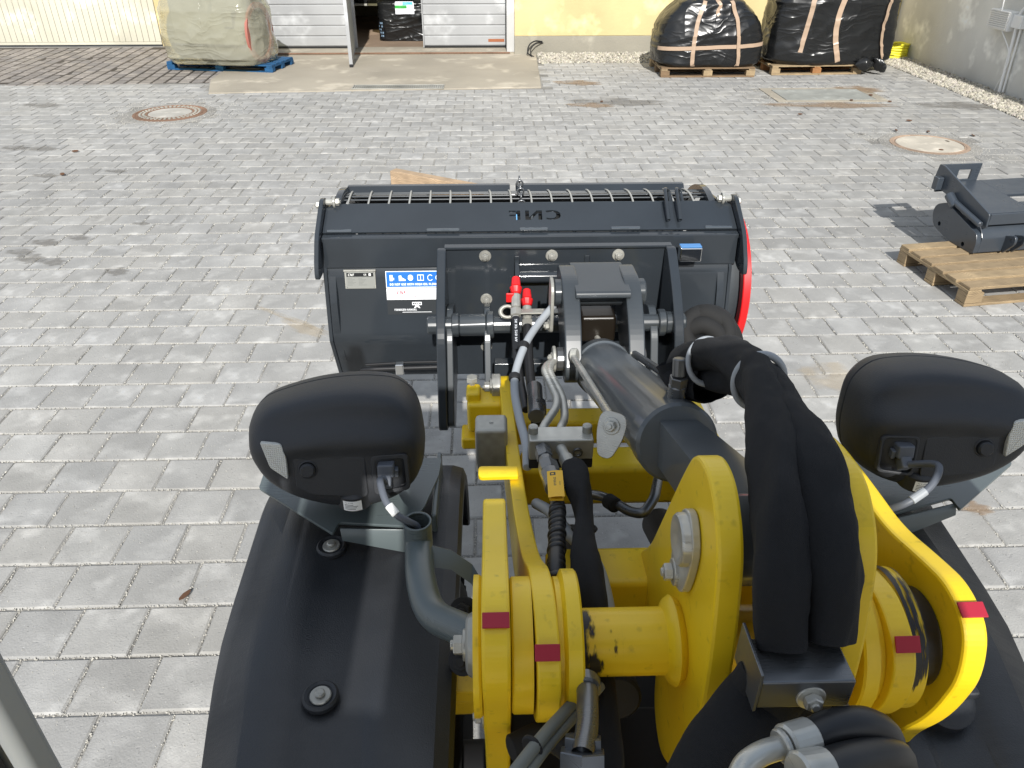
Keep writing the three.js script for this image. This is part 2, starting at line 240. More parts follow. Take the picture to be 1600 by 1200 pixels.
const ROW = 0.237, COL = 0.254;
const ph0 = onY(115, 821.5), ph1 = onY(80, 881.5);          // a joint crossing that fixes the bond
const zPhase = ph0.z, xPhase = (ph0.x + ph1.x) / 2;
function chamferBlock(w, d, h, c, jit, uo, vo) {             // top at y = 0, soft arris, slightly uneven corners
  const r = rng(jit * 977 + 5); const j = () => (r() - 0.5) * 0.004;
  const t = [[-1, -1], [1, -1], [1, 1], [-1, 1]].map(([a, b]) => [a * (w / 2 - c) + j(), (r() - 0.5) * 0.0025, b * (d / 2 - c) + j()]);
  const m = [[-1, -1], [1, -1], [1, 1], [-1, 1]].map(([a, b]) => [a * w / 2 + j(), -c * 0.8, b * d / 2 + j()]);
  const l = m.map(p => [p[0], -h, p[2]]);
  const P = [], U = []; const tri = (...v) => v.forEach(p => { P.push(...p); U.push(p[0] + uo + (p[1] < -c ? p[1] : 0), p[2] + vo + (p[1] < -c ? p[1] : 0)); });
  tri(t[0], t[3], t[1]); tri(t[1], t[3], t[2]);
  for (let i = 0; i < 4; i++) { const k = (i + 1) % 4; for (const [A, B] of [[t, m], [m, l]]) { tri(A[i], A[k], B[i]); tri(A[k], B[k], B[i]); } }
  const g = new THREE.BufferGeometry(); g.setAttribute('position', new THREE.Float32BufferAttribute(P, 3)); g.setAttribute('uv', new THREE.Float32BufferAttribute(U, 2)); g.computeVertexNormals(); return g;
}
const paverGeo = []; for (let i = 0; i < 14; i++) paverGeo.push(chamferBlock(COL - 0.0095, ROW - 0.0095, 0.03, 0.007, i + 1, i * 0.37, i * 0.61));
const tones = [[0.388, 0.384, 0.376], [0.402, 0.398, 0.388], [0.376, 0.374, 0.369], [0.397, 0.390, 0.376], [0.384, 0.382, 0.378], [0.412, 0.408, 0.398], [0.368, 0.364, 0.356]];
const paverMats = tones.map(t => std({ color: lin(t[0] * 1.12, t[1] * 1.12, t[2] * 1.12), roughness: 0.93, map: T.conc, bumpMap: T.concB, bumpScale: 0.0035 }));
const paverFarMat = std({ color: lin(1.12, 1.12, 1.12), roughness: 0.93, map: T.conc, bumpMap: T.concB, bumpScale: 0.003, vertexColors: true });

const covers = [ [onY(266, 177), 0.46], [onY(1452, 226), 0.42] ];
const rectC = onY(1285, 148);
const apronF = onY(400, 146).z, apronR = onY(845, 137).x, apronL = onY(352, 140).x;
const settF = onY(200, 132).z;
const wallX = 7.28, wallZ = -14.82;
function paverAllowed(x, z) {
  if (z < apronF - 0.12 && x > apronL - 0.4 && x < apronR + 0.05) return false;
  if (z < settF && x <= apronL - 0.3) return false;
  if (z < wallZ + 0.75 + 0.1 * Math.sin(x * 3)) return false;
  if (x > wallX - 0.42 + 0.06 * Math.sin(z * 2.3)) return false;
  for (const [c, r] of covers) if (Math.hypot(x - c.x, z - c.z) < r + 0.13) return false;
  if (Math.abs(x - rectC.x) < 0.80 && Math.abs(z - rectC.z) < 0.48) return false;
  return true;
}
const paving = new THREE.Group(); paving.name = 'paving'; paving.userData.kind = 'structure'; scene.add(paving);
const inv = camera.matrixWorld.clone().invert();
function pix(v) { const q = v.clone().applyMatrix4(inv); return q.z > -0.1 ? null : [800 + q.x / -q.z * 1200, 600 - q.y / -q.z * 1200, -q.z]; }
const pavers = [];
for (let k = -8; k < 62; k++) {
  const zc = zPhase + ROW * (1.5) - ROW * (k + 1); // row centres
  const off = (k % 2 + 2) % 2 ? COL / 2 : 0;
  for (let i = -60; i < 60; i++) {
    const xc = xPhase + off + COL * (i + 0.5);
    if (zc > 0.2 || zc < -14.6 || xc < -11.5 || xc > 7.2) continue;
    if (!paverAllowed(xc, zc)) continue;
    const q = pix(V(xc, 0, zc)); if (!q || q[0] < -260 || q[0] > 1860 || q[1] > 1420) continue;
    const rr = hash3(i, k, 7);
    const hid = (q[0] > 360 && q[0] < 690 && q[1] > 760) || (q[0] > 1010 && q[1] > 700 && q[0] < 1500) || (q[0] > 520 && q[0] < 1160 && q[1] > 320 && q[1] < 570) || q[1] > 1215 || q[0] < -40 || q[0] > 1640;
    pavers.push({ xc, zc, i, k, rr, size: q[2] + (hid ? 100 : 0) });
  }
}
pavers.sort((a, b) => a.size - b.size);
const rowLift = k => (hash3(k, 3, 1) - 0.5) * 0.001;
const farGeos = [];
pavers.forEach((p, n) => {
  const big = fbm3(p.xc * 0.35 + 40, p.zc * 0.35, 3, 3);
  const y = (hash3(p.i, p.k, 3) - 0.5) * 0.004 + rowLift(p.k), ry = (hash3(p.i, p.k, 9) - 0.5) * 0.016;
  const sx = (hash3(p.i, p.k, 21) - 0.5) * 0.004;
  const ti = Math.floor(hash3(p.i, p.k, 5) * 6.99);
  if (n < 300) { const m = new THREE.Mesh(paverGeo[Math.floor(hash3(p.i, p.k, 13) * 13.99)], paverMats[ti]); m.name = n ? 'paver_' + String(n).padStart(3, '0') : 'paver'; m.position.set(p.xc + sx, y, p.zc + sx); m.rotation.set((hash3(p.i, p.k, 31) - 0.5) * 0.007, ry + (hash3(p.i, p.k, 33) > 0.5 ? Math.PI : 0), (hash3(p.i, p.k, 32) - 0.5) * 0.007); m.receiveShadow = true; paving.add(m); }
  else { const g = paverGeo[Math.floor(hash3(p.i, p.k, 13) * 13.99)].clone(); g.rotateX((hash3(p.i, p.k, 31) - 0.5) * 0.007); g.rotateZ((hash3(p.i, p.k, 32) - 0.5) * 0.007); g.rotateY(ry); g.translate(p.xc + sx, y, p.zc); const uv = g.attributes.uv; const a = hash3(p.i, p.k, 14) * 5, b = hash3(p.i, p.k, 15) * 5; for (let q = 0; q < uv.count; q++) uv.setXY(q, uv.getX(q) + a, uv.getY(q) + b);
    const t = tones[ti], f = 0.93 + 0.26 * (big - 0.5) + (p.zc < -11 ? 0.05 : 0); const c = new Float32Array(g.attributes.position.count * 3); for (let q = 0; q < c.length; q += 3) { c[q] = t[0] * f; c[q + 1] = t[1] * f; c[q + 2] = t[2] * f; } g.setAttribute('color', new THREE.BufferAttribute(c, 3)); farGeos.push(g); }
});
{ const m = new THREE.Mesh(mergeGeometries(farGeos), paverFarMat); m.name = 'far_pavers'; m.userData.kind = 'stuff'; m.receiveShadow = true; paving.add(m); }

// grit swept into the joints and left on the blocks
{
  const r = rng(77), mats = []; const tmp = new THREE.Object3D();
  const push = (x, z, s, y = 0) => { tmp.position.set(x, y, z); tmp.rotation.set(r() * 6, r() * 6, r() * 6); tmp.scale.set(s * (0.7 + r() * 0.6), s * (0.5 + r() * 0.5), s * (0.7 + r() * 0.6)); tmp.updateMatrix(); mats.push(tmp.matrix.clone()); };
  for (const p of pavers) {
    const dist = Math.hypot(p.xc, p.zc); if (dist > 9) continue; const q = pix(V(p.xc, 0, p.zc)); if (q[0] < -120 || q[0] > 1720) continue;
    const dens = dist < 3.2 ? 62 : dist < 5 ? 34 : dist < 7 ? 18 : 8; const S = dist < 3.2 ? 0.0026 : dist < 5 ? 0.0033 : 0.0042;
    for (let n = 0; n < dens; n++) { const e = n / dens; if (e < 0.52) push(p.xc + (r() - 0.5) * COL, p.zc - ROW / 2 + (r() - 0.5) * 0.010, S * (0.6 + r()), -0.0035 + r() * 0.003); else push(p.xc - COL / 2 + (r() - 0.5) * 0.010, p.zc + (r() - 0.5) * ROW, S * (0.6 + r()), -0.0045 + r() * 0.003); }
    const w = Math.max(0, fbm3(p.xc * 0.8 + 9, p.zc * 0.8, 8, 3) - 0.42); const cnt = Math.floor((dist < 3.2 ? 18 : dist < 5 ? 13 : 7) + w * 150 * r());
    for (let n = 0; n < cnt; n++) push(p.xc + (r() - 0.5) * COL, p.zc + (r() - 0.5) * ROW, S * (0.35 + 0.8 * r() * r()), 0.001);
  }
  const ringGrit = (cx, cz, a, b, n) => { for (let i = 0; i < n; i++) { const t = r() * 6.283, q = a + (b - a) * Math.pow(r(), 1.8); push(cx + Math.cos(t) * q, cz + Math.sin(t) * q, 0.0042 * (0.5 + r()), 0.001); } };
  for (const [c, R] of covers) ringGrit(c.x, c.z, R, R + 0.5, 1500);
  for (let i = 0; i < 1300; i++) { const a = (r() - 0.5) * 2.3, b = (r() - 0.5) * 1.5; if (Math.abs(a) < 0.6 && Math.abs(b) < 0.33) continue; push(rectC.x + a, rectC.z + b, 0.005 * (0.5 + r()), 0.001); }
  const im = new THREE.InstancedMesh(new THREE.OctahedronGeometry(1, 0), M.stone, mats.length); mats.forEach((m, i) => im.setMatrixAt(i, m)); im.name = 'joint_grit'; im.userData.kind = 'stuff'; im.receiveShadow = true; setUD(im, 'pale crushed stone grit lying in the paving joints', 'grit'); scene.add(im);
}
// gravel strips along the walls
{
  const r = rng(5), g = new THREE.IcosahedronGeometry(1, 0), tmp = new THREE.Object3D();
  const mk = (name, label, n, f, s0) => { const im = new THREE.InstancedMesh(g, M.stone, n); for (let i = 0; i < n; i++) { const [x, z, y] = f(); tmp.position.set(x, y, z); tmp.rotation.set(r() * 6, r() * 6, r() * 6); const s = s0 * (0.5 + r()); tmp.scale.set(s * (0.8 + r() * 0.5), s * (0.6 + r() * 0.4), s * (0.8 + r() * 0.5)); tmp.updateMatrix(); im.setMatrixAt(i, tmp.matrix); const c = 0.5 + r() * 0.6; im.setColorAt(i, lin(c, c * (0.94 + r() * 0.06), c * (0.86 + r() * 0.1))); } im.name = name; im.userData.kind = 'stuff'; im.castShadow = im.receiveShadow = true; setUD(im, label, 'gravel'); scene.add(im); };
  mk('gravel_strip', 'pale gravel strip along the foot of the grey wall', 7000, () => { const e = Math.pow(r(), 0.8); return [wallX - 0.03 - e * 0.52, -14.75 + r() * 7.5, 0.03 - e * 0.035 + r() * 0.02]; }, 0.019);
  mk('gravel_bed', 'pale gravel bed along the foot of the yellow wall', 6000, () => { const e = r(); return [apronR + 0.1 + r() * (wallX - apronR - 0.1), wallZ + 0.04 + e * 0.82, 0.025 - e * 0.03 + r() * 0.02]; }, 0.019);
}
// old setts to the left of the concrete apron
{
  const sett = new THREE.Group(); sett.name = 'old_sett_paving'; sett.userData.kind = 'structure'; scene.add(sett);
  const W = 0.195, WD = 0.27, geos = []; for (let i = 0; i < 8; i++) geos.push(chamferBlock(W - 0.030, WD - 0.034, 0.035, 0.010, i + 40, i * 0.3, i * 0.5));
  { const g = new THREE.PlaneGeometry(7, settF + 15.95).rotateX(-Math.PI / 2); const m = new THREE.Mesh(g, std({ color: lin(0.085, 0.07, 0.055), roughness: 1, map: T.mottle })); m.name = 'joint_bed'; m.position.set(apronL - 3.9, -0.0045, (settF - 15.95) / 2 - 0.02); m.scale.z = -1; m.scale.set(1, 1, Math.abs((settF + 15.8) / (settF + 15.95))); m.receiveShadow = true; sett.add(m); }
  const st = [[0.31, 0.28, 0.255], [0.28, 0.255, 0.24], [0.345, 0.315, 0.29], [0.27, 0.25, 0.24], [0.33, 0.30, 0.28]]; const sm_ = st.map(t => std({ color: lin(...t), roughness: 0.9, map: T.conc, bumpMap: T.concB, bumpScale: 0.006 }));
  const list = []; const rot = 0.06;
  for (let i = -50; i < 50; i++) for (let j = -3; j < 30; j++) { const a = i * W, b = -j * WD; const x = -7 + a * Math.cos(rot) + b * Math.sin(rot), z = settF - 0.1 - a * Math.sin(rot) + b * Math.cos(rot); if (z > settF - 0.08 || z < -15.75 || x < -12 || x > apronL - 0.12 - (z - settF) * -0.25) continue; const q = pix(V(x, 0, z)); if (q[0] < -60 || q[0] > 450) continue; list.push([x, z, q[2], i, j]); }
  list.sort((a, b) => a[2] - b[2]); const rest = [];
  list.forEach(([x, z, , i, j], n) => { const gi = geos[Math.floor(hash3(i, j, 2) * 7.99)], ti = Math.floor(hash3(i, j, 4) * 4.99), y = (hash3(i, j, 6) - 0.5) * 0.01 + 0.001; if (n < 300) { const m = new THREE.Mesh(gi, sm_[ti]); m.name = n ? 'sett_' + String(n).padStart(3, '0') : 'sett'; m.position.set(x, y, z); m.rotation.y = rot; m.receiveShadow = true; sett.add(m); } else { const g = gi.clone(); g.rotateY(rot); g.translate(x, y, z); rest.push(g); } });
  if (rest.length) { const m = new THREE.Mesh(mergeGeometries(rest), sm_[1]); m.name = 'far_setts'; m.userData.kind = 'stuff'; sett.add(m); }
}
// concrete apron
{
  const a = [[apronL - 0.15, apronF], [apronL - 0.42, apronF - 1.0], [apronL - 0.42, -15.6], [apronR + 0.1, -15.6], [apronR, onY(845, 137).z]];
  const sh = new THREE.Shape(a.map(p => new THREE.Vector2(p[0], -p[1]))); const g = new THREE.ExtrudeGeometry(sh, { depth: 0.05, bevelEnabled: true, bevelSize: 0.008, bevelThickness: 0.008, bevelSegments: 1 }); g.rotateX(-Math.PI / 2); g.translate(0, -0.045, 0);
  struct('concrete_apron', g, M.apron);
  const d0 = onY(553, 138), d1 = onY(693, 136); const dr = thing('drain_channel', 'long grey drain grate set in the concrete apron', 'drain', V((d0.x + d1.x) / 2, 0.013, d0.z));
  const L = d1.x - d0.x; lpart('channel_frame', [bx(-L / 2, L / 2, 0, 0.012, 0.125, 0.14), bx(-L / 2, L / 2, 0, 0.012, -0.14, -0.125), bx(-L / 2 - 0.015, -L / 2, 0, 0.012, -0.14, 0.14), bx(L / 2, L / 2 + 0.015, 0, 0.012, -0.14, 0.14)], M.zincDull, dr);
  const bars = []; for (let x = -L / 2 + 0.02; x < L / 2; x += 0.032) bars.push(bx(x - 0.012, x + 0.012, 0.001, 0.009, -0.125, 0.125, 0)); lpart('grate', bars, M.zincDull, dr); lpart('channel_floor', bx(-L / 2, L / 2, 0.0004, 0.0009, -0.125, 0.125, 0), M.steel, dr);
}
// round manhole covers and the rectangular one
{
  const mk = (c, R, rust, label) => { const t = thing('manhole_cover', label, 'manhole cover', V(c.x, 0, c.z));
    lpart('surround', latheAB([[R + 0.14, -0.02], [R + 0.12, 0.001], [R + 0.005, 0.003], [R + 0.005, -0.02]], V(0, 0, 0), V(0, 1, 0), 56), M.soil, t);
    lpart('iron_ring', [latheAB([[R, -0.02], [R, 0.006], [R - 0.035, 0.008], [R - 0.04, 0.003], [R - 0.05, 0.003], [R - 0.055, 0.008], [R * rust, 0.009], [R * rust, -0.02]], V(0, 0, 0), V(0, 1, 0), 56)], rust < 0.75 ? M.iron : M.ironPale, t);
    if (rust < 0.75) { const st = []; for (let k = 0; k < 40; k++) { const a = k / 40 * 6.283; for (const q of [0.70, 0.80]) st.push(box(0.03, 0.01, 0.03, 0, 0, 0, 0.003).rotateY(a).translate(Math.cos(a) * R * q, 0.010, Math.sin(a) * R * q)); } lpart('stud', st, M.zincDull, t); }
    lpart('concrete_infill', latheAB([[0, 0.011], [R * rust - 0.01, 0.009], [R * rust - 0.003, 0.004], [R * rust - 0.003, -0.02]], V(0, 0, 0), V(0, 1, 0), 56), rust < 0.75 ? M.conc1 : M.conc2, t); };
  M.conc1 = std({ color: lin(0.52, 0.50, 0.46), roughness: 0.95, map: T.conc, bumpMap: T.concB, bumpScale: 0.004 }); M.conc2 = std({ color: lin(0.62, 0.57, 0.49), roughness: 0.95, map: T.conc, bumpMap: T.concB, bumpScale: 0.004 });
  mk(covers[0][0], covers[0][1], 0.60, 'round manhole cover with rusty iron ring in front of the wrapped mixer');
  mk(covers[1][0], covers[1][1], 0.86, 'round pale manhole cover with thin rusty rim near the grey attachment');
  const t = thing('access_cover', 'rectangular concrete access cover in front of the black wrapped loads', 'access cover', V(rectC.x, 0, rectC.z));
  lpart('frame', [bx(-0.78, 0.78, -0.03, 0.004, 0.36, 0.46), bx(-0.78, 0.78, -0.03, 0.004, -0.46, -0.36), bx(-0.78, -0.64, -0.03, 0.004, -0.36, 0.36), bx(0.64, 0.78, -0.03, 0.004, -0.36, 0.36)], M.apron, t);
  lpart('slab', bx(-0.63, 0.63, -0.03, 0.007, -0.35, 0.35, 0.006), M.conc3 = std({ color: lin(0.36, 0.37, 0.35), roughness: 0.95, map: T.conc, bumpMap: T.concB, bumpScale: 0.004 }), t);
}
// damp and oily stains: thin films on the blocks
{
  const alpha = dataTex(256, (u, v) => { const d = Math.hypot(u - 0.5, v - 0.5) * 2; const n = tf(u, v, 5, 5, 301); return Math.max(0, Math.min(1, (0.95 - d + (n - 0.5) * 1.5) * 2.2)); }, false, 1); alpha.repeat.set(1, 1);
  const mk = (c, op) => { return std({ color: c, roughness: 0.75, transparent: true, opacity: op, alphaMap: alpha, depthWrite: false }); };
  const damp = mk(lin(0.15, 0.135, 0.115), 0.38), sand = mk(lin(0.52, 0.42, 0.28), 0.3), rust = mk(lin(0.30, 0.19, 0.10), 0.5);
  const patchAt = (px, py, w, d, m, ry = 0) => { const c = onY(px, py); const g = new THREE.PlaneGeometry(w, d).rotateX(-Math.PI / 2); const me = new THREE.Mesh(g, m); me.name = 'stain'; me.position.set(c.x, 0.0055, c.z); me.rotation.y = ry; me.receiveShadow = true; paving.add(me); };
  [[70, 380, 0.30, 0.16], [120, 372, 0.24, 0.12], [45, 405, 0.3, 0.2], [80, 410, 0.26, 0.16], [180, 425, 0.24, 0.16], [30, 395, 0.3, 0.14], [70, 275, 0.35, 0.14], [62, 233, 0.5, 0.2], [22, 232, 0.4, 0.2], [65, 165, 0.7, 0.3], [180, 268, 0.3, 0.12], [220, 350, 0.2, 0.08]].forEach(a => patchAt(...a, damp));
  patchAt(1495, 166, 1.3, 0.5, damp); patchAt(1560, 170, 0.5, 0.25, damp); patchAt(960, 160, 1.6, 0.5, damp); patchAt(900, 130, 0.9, 0.4, rust); patchAt(1290, 165, 2.2, 0.35, rust); patchAt(1340, 140, 0.8, 0.5, rust); patchAt(920, 165, 0.8, 0.3, rust);
  patchAt(455, 500, 0.9, 0.06, sand, -0.6); patchAt(470, 512, 0.5, 0.12, sand, -0.6); patchAt(1310, 595, 0.5, 0.4, sand); patchAt(1520, 795, 0.2, 0.1, rust);
  const lf = []; const r = rng(91);
  for (const [px, py] of [[118, 238], [1345, 210], [1450, 207], [1400, 205], [1480, 222], [1520, 213], [1390, 160], [1330, 158], [1235, 130], [1360, 150], [1250, 180], [1180, 175], [940, 160], [1470, 236], [290, 934], [1300, 170], [1420, 190], [98, 274]]) { const c = onY(px, py); const s = (py > 800 ? 0.012 : 0.026) + r() * 0.02; const g = new THREE.CircleGeometry(s, 7).scale(1, 0.55, 1).rotateX(-1.3).rotateY(r() * 6).translate(c.x, 0.016, c.z); lf.push(g); }
  const m = new THREE.Mesh(merge(lf), M.leaf); m.name = 'fallen_leaves'; m.userData.kind = 'stuff'; setUD(m, 'few dry brown leaves lying on the paving', 'leaves'); scene.add(m);
}

// ------------------------------------------------------------------ buildings
{
  const DZ = -15.30, HT = 3.4, LZ = -16.0;
  const X = (px, py, Z) => onZ(px, py, Z).x;
  const xL = X(352, 70, wallZ), xo0 = X(560, 80, DZ), xo1 = X(662, 78, DZ), xR = X(795, 80, wallZ), xLd = X(252, 60, LZ);
  const b = thing('garage_building', 'yellow rendered garage building with white up-and-over door and grey sectional door', 'building', V(0, 0, -15.2));
  const W = (n, g, m, l) => wpart(n, g, m, b, l);
  W('wall', [bx(xR + 0.10, wallX + 0.001, 0.31, HT, wallZ - 0.3, wallZ, 0.01), bx(xL - 0.5, xR + 0.099, 2.5, HT, wallZ - 0.3, wallZ, 0), bx(xL - 0.5, xL, 0.0, 2.499, wallZ - 1.4, wallZ, 0.01), bx(xLd + 0.02, xL - 0.502, 0, HT, LZ - 0.3, LZ + 0.05, 0.01), bx(-13, xLd + 0.019, 2.3, HT, LZ - 0.3, LZ + 0.05, 0)], M.wall);
  W('plinth', bx(xR + 0.10, wallX, -0.1, 0.309, wallZ - 0.3, wallZ + 0.012, 0.004), M.plinth);
  W('sill', [bx(xL + 0.002, xR + 0.098, 0.006, 0.05, DZ - 0.15, wallZ + 0.02, 0.006)], M.apron, 'concrete door sill');
  W('sill_edge', bx(xL + 0.002, xR + 0.02, 0.03, 0.056, wallZ + 0.022, wallZ + 0.034, 0.002), M.iron, 'rusty steel sill edge');
  // sectional door with a wicket door
  const door = W('garage_door', [bx(xo0 - 0.05, xo0, 0.06, 2.5, DZ - 0.05, DZ + 0.02), bx(xo1, xo1 + 0.02, 0.06, 2.5, DZ - 0.05, DZ + 0.02)], M.doorGrey);
  const P = 0.172; const slat = (x0, x1, y0, y1) => wpart('panel', [bx(x0, x1, y0 + 0.010, y1 - 0.010, DZ - 0.035, DZ, 0.008), bx(x0, x1, y0, y1, DZ - 0.03, DZ - 0.016, 0)], M.doorGrey, door);
  for (let k = 0; k < 14; k++) { const y0 = 0.085 + k * P, y1 = Math.min(y0 + P, 2.49); slat(xL + 0.04, xo0 - 0.052, y0, y1); slat(xo1 + 0.022, xR - 0.04, y0, y1); }
  wpart('bottom_seal', bx(xL + 0.04, xo0 - 0.052, 0.051, 0.085, DZ - 0.03, DZ - 0.005), M.rubber, door); wpart('bottom_seal', bx(xo1 + 0.022, xR - 0.04, 0.051, 0.085, DZ - 0.03, DZ - 0.005), M.rubber, door);
  wpart('maker_plate', bx(X(763, 68, DZ), X(788, 68, DZ), 0.15, 0.20, DZ, DZ + 0.004, 0.001), std({ color: lin(0.30, 0.10, 0.04), roughness: 0.5, map: canvasTex(8, 8, (g) => { g.fillStyle = '#ffffff'; g.fillRect(0, 0, 8, 8); }) }), door);
  M.frame = std({ color: lin(0.62, 0.63, 0.64), roughness: 0.5, map: T.stain }); W('door_frame', bx(xR - 0.038, xR + 0.098, 0.051, 2.5, DZ - 0.05, wallZ + 0.03, 0.01), M.frame); W('door_frame', bx(xL + 0.002, xL + 0.038, 0.051, 2.5, DZ - 0.05, wallZ + 0.02, 0.01), M.frame);
  // wicket leaf standing open towards the yard
  const hx = xo0 - 0.06, fx = onY(549, 100, 0.06); const leafV = V(fx.x - hx, 0, fx.z - DZ); const Ln = leafV.length(), ang = Math.atan2(-leafV.z, leafV.x);
  const tr = g => g.rotateY(ang).translate(hx, 0, DZ + 0.03);
  const wk = W('wicket_door', tr(bx(0.03, Ln - 0.03, 0.10, 2.2, -0.018, 0.018, 0.004)), M.doorInside, 'grey wicket door leaf standing open');
  wpart('leaf_frame', [tr(bx(0, 0.03, 0.07, 2.2, -0.025, 0.025)), tr(bx(Ln - 0.03, Ln, 0.05, 2.2, -0.028, 0.028)), tr(bx(0.03, Ln - 0.03, 0.07, 0.099, -0.024, 0.024))], M.doorGrey, wk);
  wpart('door_stop', tr(bx(Ln - 0.04, Ln + 0.01, 0.01, 0.06, -0.03, 0.03, 0.008)), M.black, wk);
  // up-and-over door: vertical boards
  const ld = W('up_and_over_door', [bx(-13, xLd, 0.03, 0.075, LZ - 0.02, LZ + 0.022, 0.004)], M.doorCream, 'white up-and-over door of vertical boards');
  for (let x = xLd - 0.055, n = 0; x > -11.2; x -= 0.112, n++) wpart('board', bx(x - 0.0535, x + 0.0535, 0.078, 2.29, LZ - 0.02, LZ + 0.012, 0.005), M.doorCream, ld);
  wpart('backing', bx(-13, xLd, 0.03, 2.29, LZ - 0.06, LZ - 0.021, 0), M.doorInside, ld);
  // the dim room behind the open wicket
  W('room_floor', bx(xL, xR, -0.05, 0.045, -20, DZ - 0.16, 0), std({ color: lin(0.34, 0.25, 0.18), roughness: 0.9, map: T.stain }));
  W('room_wall', [bx(xL, xR, 0, 3, -20.2, -20.01, 0), bx(xL - 0.2, xL - 0.01, 0, 3, -20, DZ - 0.9, 0), bx(xR + 0.11, xR + 0.3, 0, 3, -20, wallZ - 0.31, 0), bx(xL, xR, 2.7, 2.9, -20, DZ - 0.2, 0)], M.plinth);
}
{
  const w = thing('boundary_wall', 'tall grey rendered wall along the right of the yard', 'wall', V(wallX + 0.2, 0, -8));
  wpart('wall_face', bx(wallX, wallX + 0.3, -0.1, 3.2, -15.4, -1, 0.01), M.greyWall, w);
  wpart('coping', bx(wallX - 0.03, wallX + 0.33, 3.2, 3.28, -15.4, -1, 0.01), M.plinth, w);
  const jz = onZ(1570, 30, -10); const p = (px, py) => { const r = ray(px, py); return camera.position.clone().addScaledVector(r, (wallX - 0.001) / r.x); };
  const a = p(1564, 12), c = p(1586, 50);
  const bxx = thing('junction_box', 'white electrical box on the grey wall', 'electrical box', V(wallX, c.y, (a.z + c.z) / 2));
  const h = Math.max(0.22, a.y - c.y), w2 = Math.abs(a.z - c.z);
  lpart('enclosure', bx(-0.13, 0.0, 0, h, -w2 / 2, w2 / 2, 0.012), M.white, bxx);
  const fins = []; for (let k = 0; k < 9; k++) fins.push(bx(-0.15, -0.131, 0.03 + k * h / 10, 0.042 + k * h / 10, -w2 / 2 + 0.02, w2 / 2 - 0.02, 0)); lpart('vent_slat', fins, M.white, bxx);
  lpart('cover', bx(-0.10, -0.0, 0.06, h - 0.03, w2 / 2 + 0.004, w2 / 2 + 0.22, 0.01), M.white, bxx);
  const f = p(1566, 146), g1 = p(1600, 20); const cc = p(1581, 10), cd = p(1560, 140);
  single('conduit_pipe', [pipe([V(f.x - 0.05, 0, f.z), V(f.x - 0.05, g1.y, g1.z), V(f.x - 0.05, 2.2, g1.z + 1.2)], 0.022), pipe([V(f.x - 0.03, 0, f.z + 0.05), V(f.x - 0.03, g1.y, g1.z + 0.08), V(f.x - 0.03, 2.2, g1.z + 1.3)], 0.014)], M.white, 'white plastic conduit pipe leaning up the grey wall', 'conduit');
  single('power_cable', tube([V(wallX - 0.14, cc.y + 0.1, cc.z), V(wallX - 0.12, cc.y - 0.2, cc.z + 0.05), V(wallX - 0.06, 0.5, cd.z + 0.1), V(wallX - 0.06, 0.02, cd.z)], 0.009, 40, 8), M.white, 'thin white cable hanging from the electrical box', 'cable');
}
// black cable lying out of the yellow wall
{ const p = onZ(826, 70, wallZ); single('cable_stub', [tube([V(p.x + 0.24, 0.22, wallZ + 0.01), V(p.x + 0.1, 0.24, wallZ + 0.1), V(p.x, 0.18, wallZ + 0.16), V(p.x - 0.02, 0.06, wallZ + 0.2), V(p.x + 0.08, 0.012, wallZ + 0.28)], 0.012, 40, 8), tube([V(p.x + 0.26, 0.20, wallZ + 0.01), V(p.x + 0.12, 0.20, wallZ + 0.12), V(p.x + 0.03, 0.12, wallZ + 0.18), V(p.x + 0.04, 0.012, wallZ + 0.3)], 0.009, 40, 8)], M.black, 'black cable looping out of the yellow wall foot', 'cable'); }
// ------------------------------------------------------------------ pallets and loads
// a pallet in its own coordinates: x along the boards, z across, standing on y = 0
function pallet(L, D, label, pos, turn, mats, group, style = 'block', H = 0.144) {
  const t = thing('pallet', label, 'pallet', pos, turn, group); const r = rng(Math.floor(L * 1000 + pos.x * 77)); const pick = () => mats[Math.floor(r() * mats.length * 0.999)];
  const bt = 0.022, n = style === 'block' ? 5 : 6;
  const bw = D / (n + (n - 1) * 0.28);
  for (let i = 0; i < n; i++) { const z = -D / 2 + bw / 2 + i * (D - bw) / (n - 1); const m = lpart('deck_board', box(L + (r() - 0.5) * 0.012, bt, bw * (0.94 + r() * 0.06), (r() - 0.5) * 0.012, H - bt / 2, z, 0.004), pick(), t); m.rotation.y = (r() - 0.5) * 0.008; }
  for (const x of [-L / 2 + 0.05, 0, L / 2 - 0.05]) { lpart('stringer_board', box(0.10, bt, D, x, H - bt * 1.5 - 0.0005, 0, 0.003), pick(), t); for (const z of [-D / 2 + 0.05, 0, D / 2 - 0.05]) lpart('block', box(0.10 + (L > 1.3 ? 0.04 : 0.03), H - 2 * bt - 0.023, 0.098, x + (x < -0.1 ? 0.015 : x > 0.1 ? -0.015 : 0), 0.022 + (H - 2 * bt - 0.023) / 2, z, 0.005), pick(), t); }
  for (const z of [-D / 2 + 0.05, 0, D / 2 - 0.05]) lpart('runner', box(L, 0.021, 0.10, 0, 0.0105, z, 0.004), pick(), t);
  return t;
}
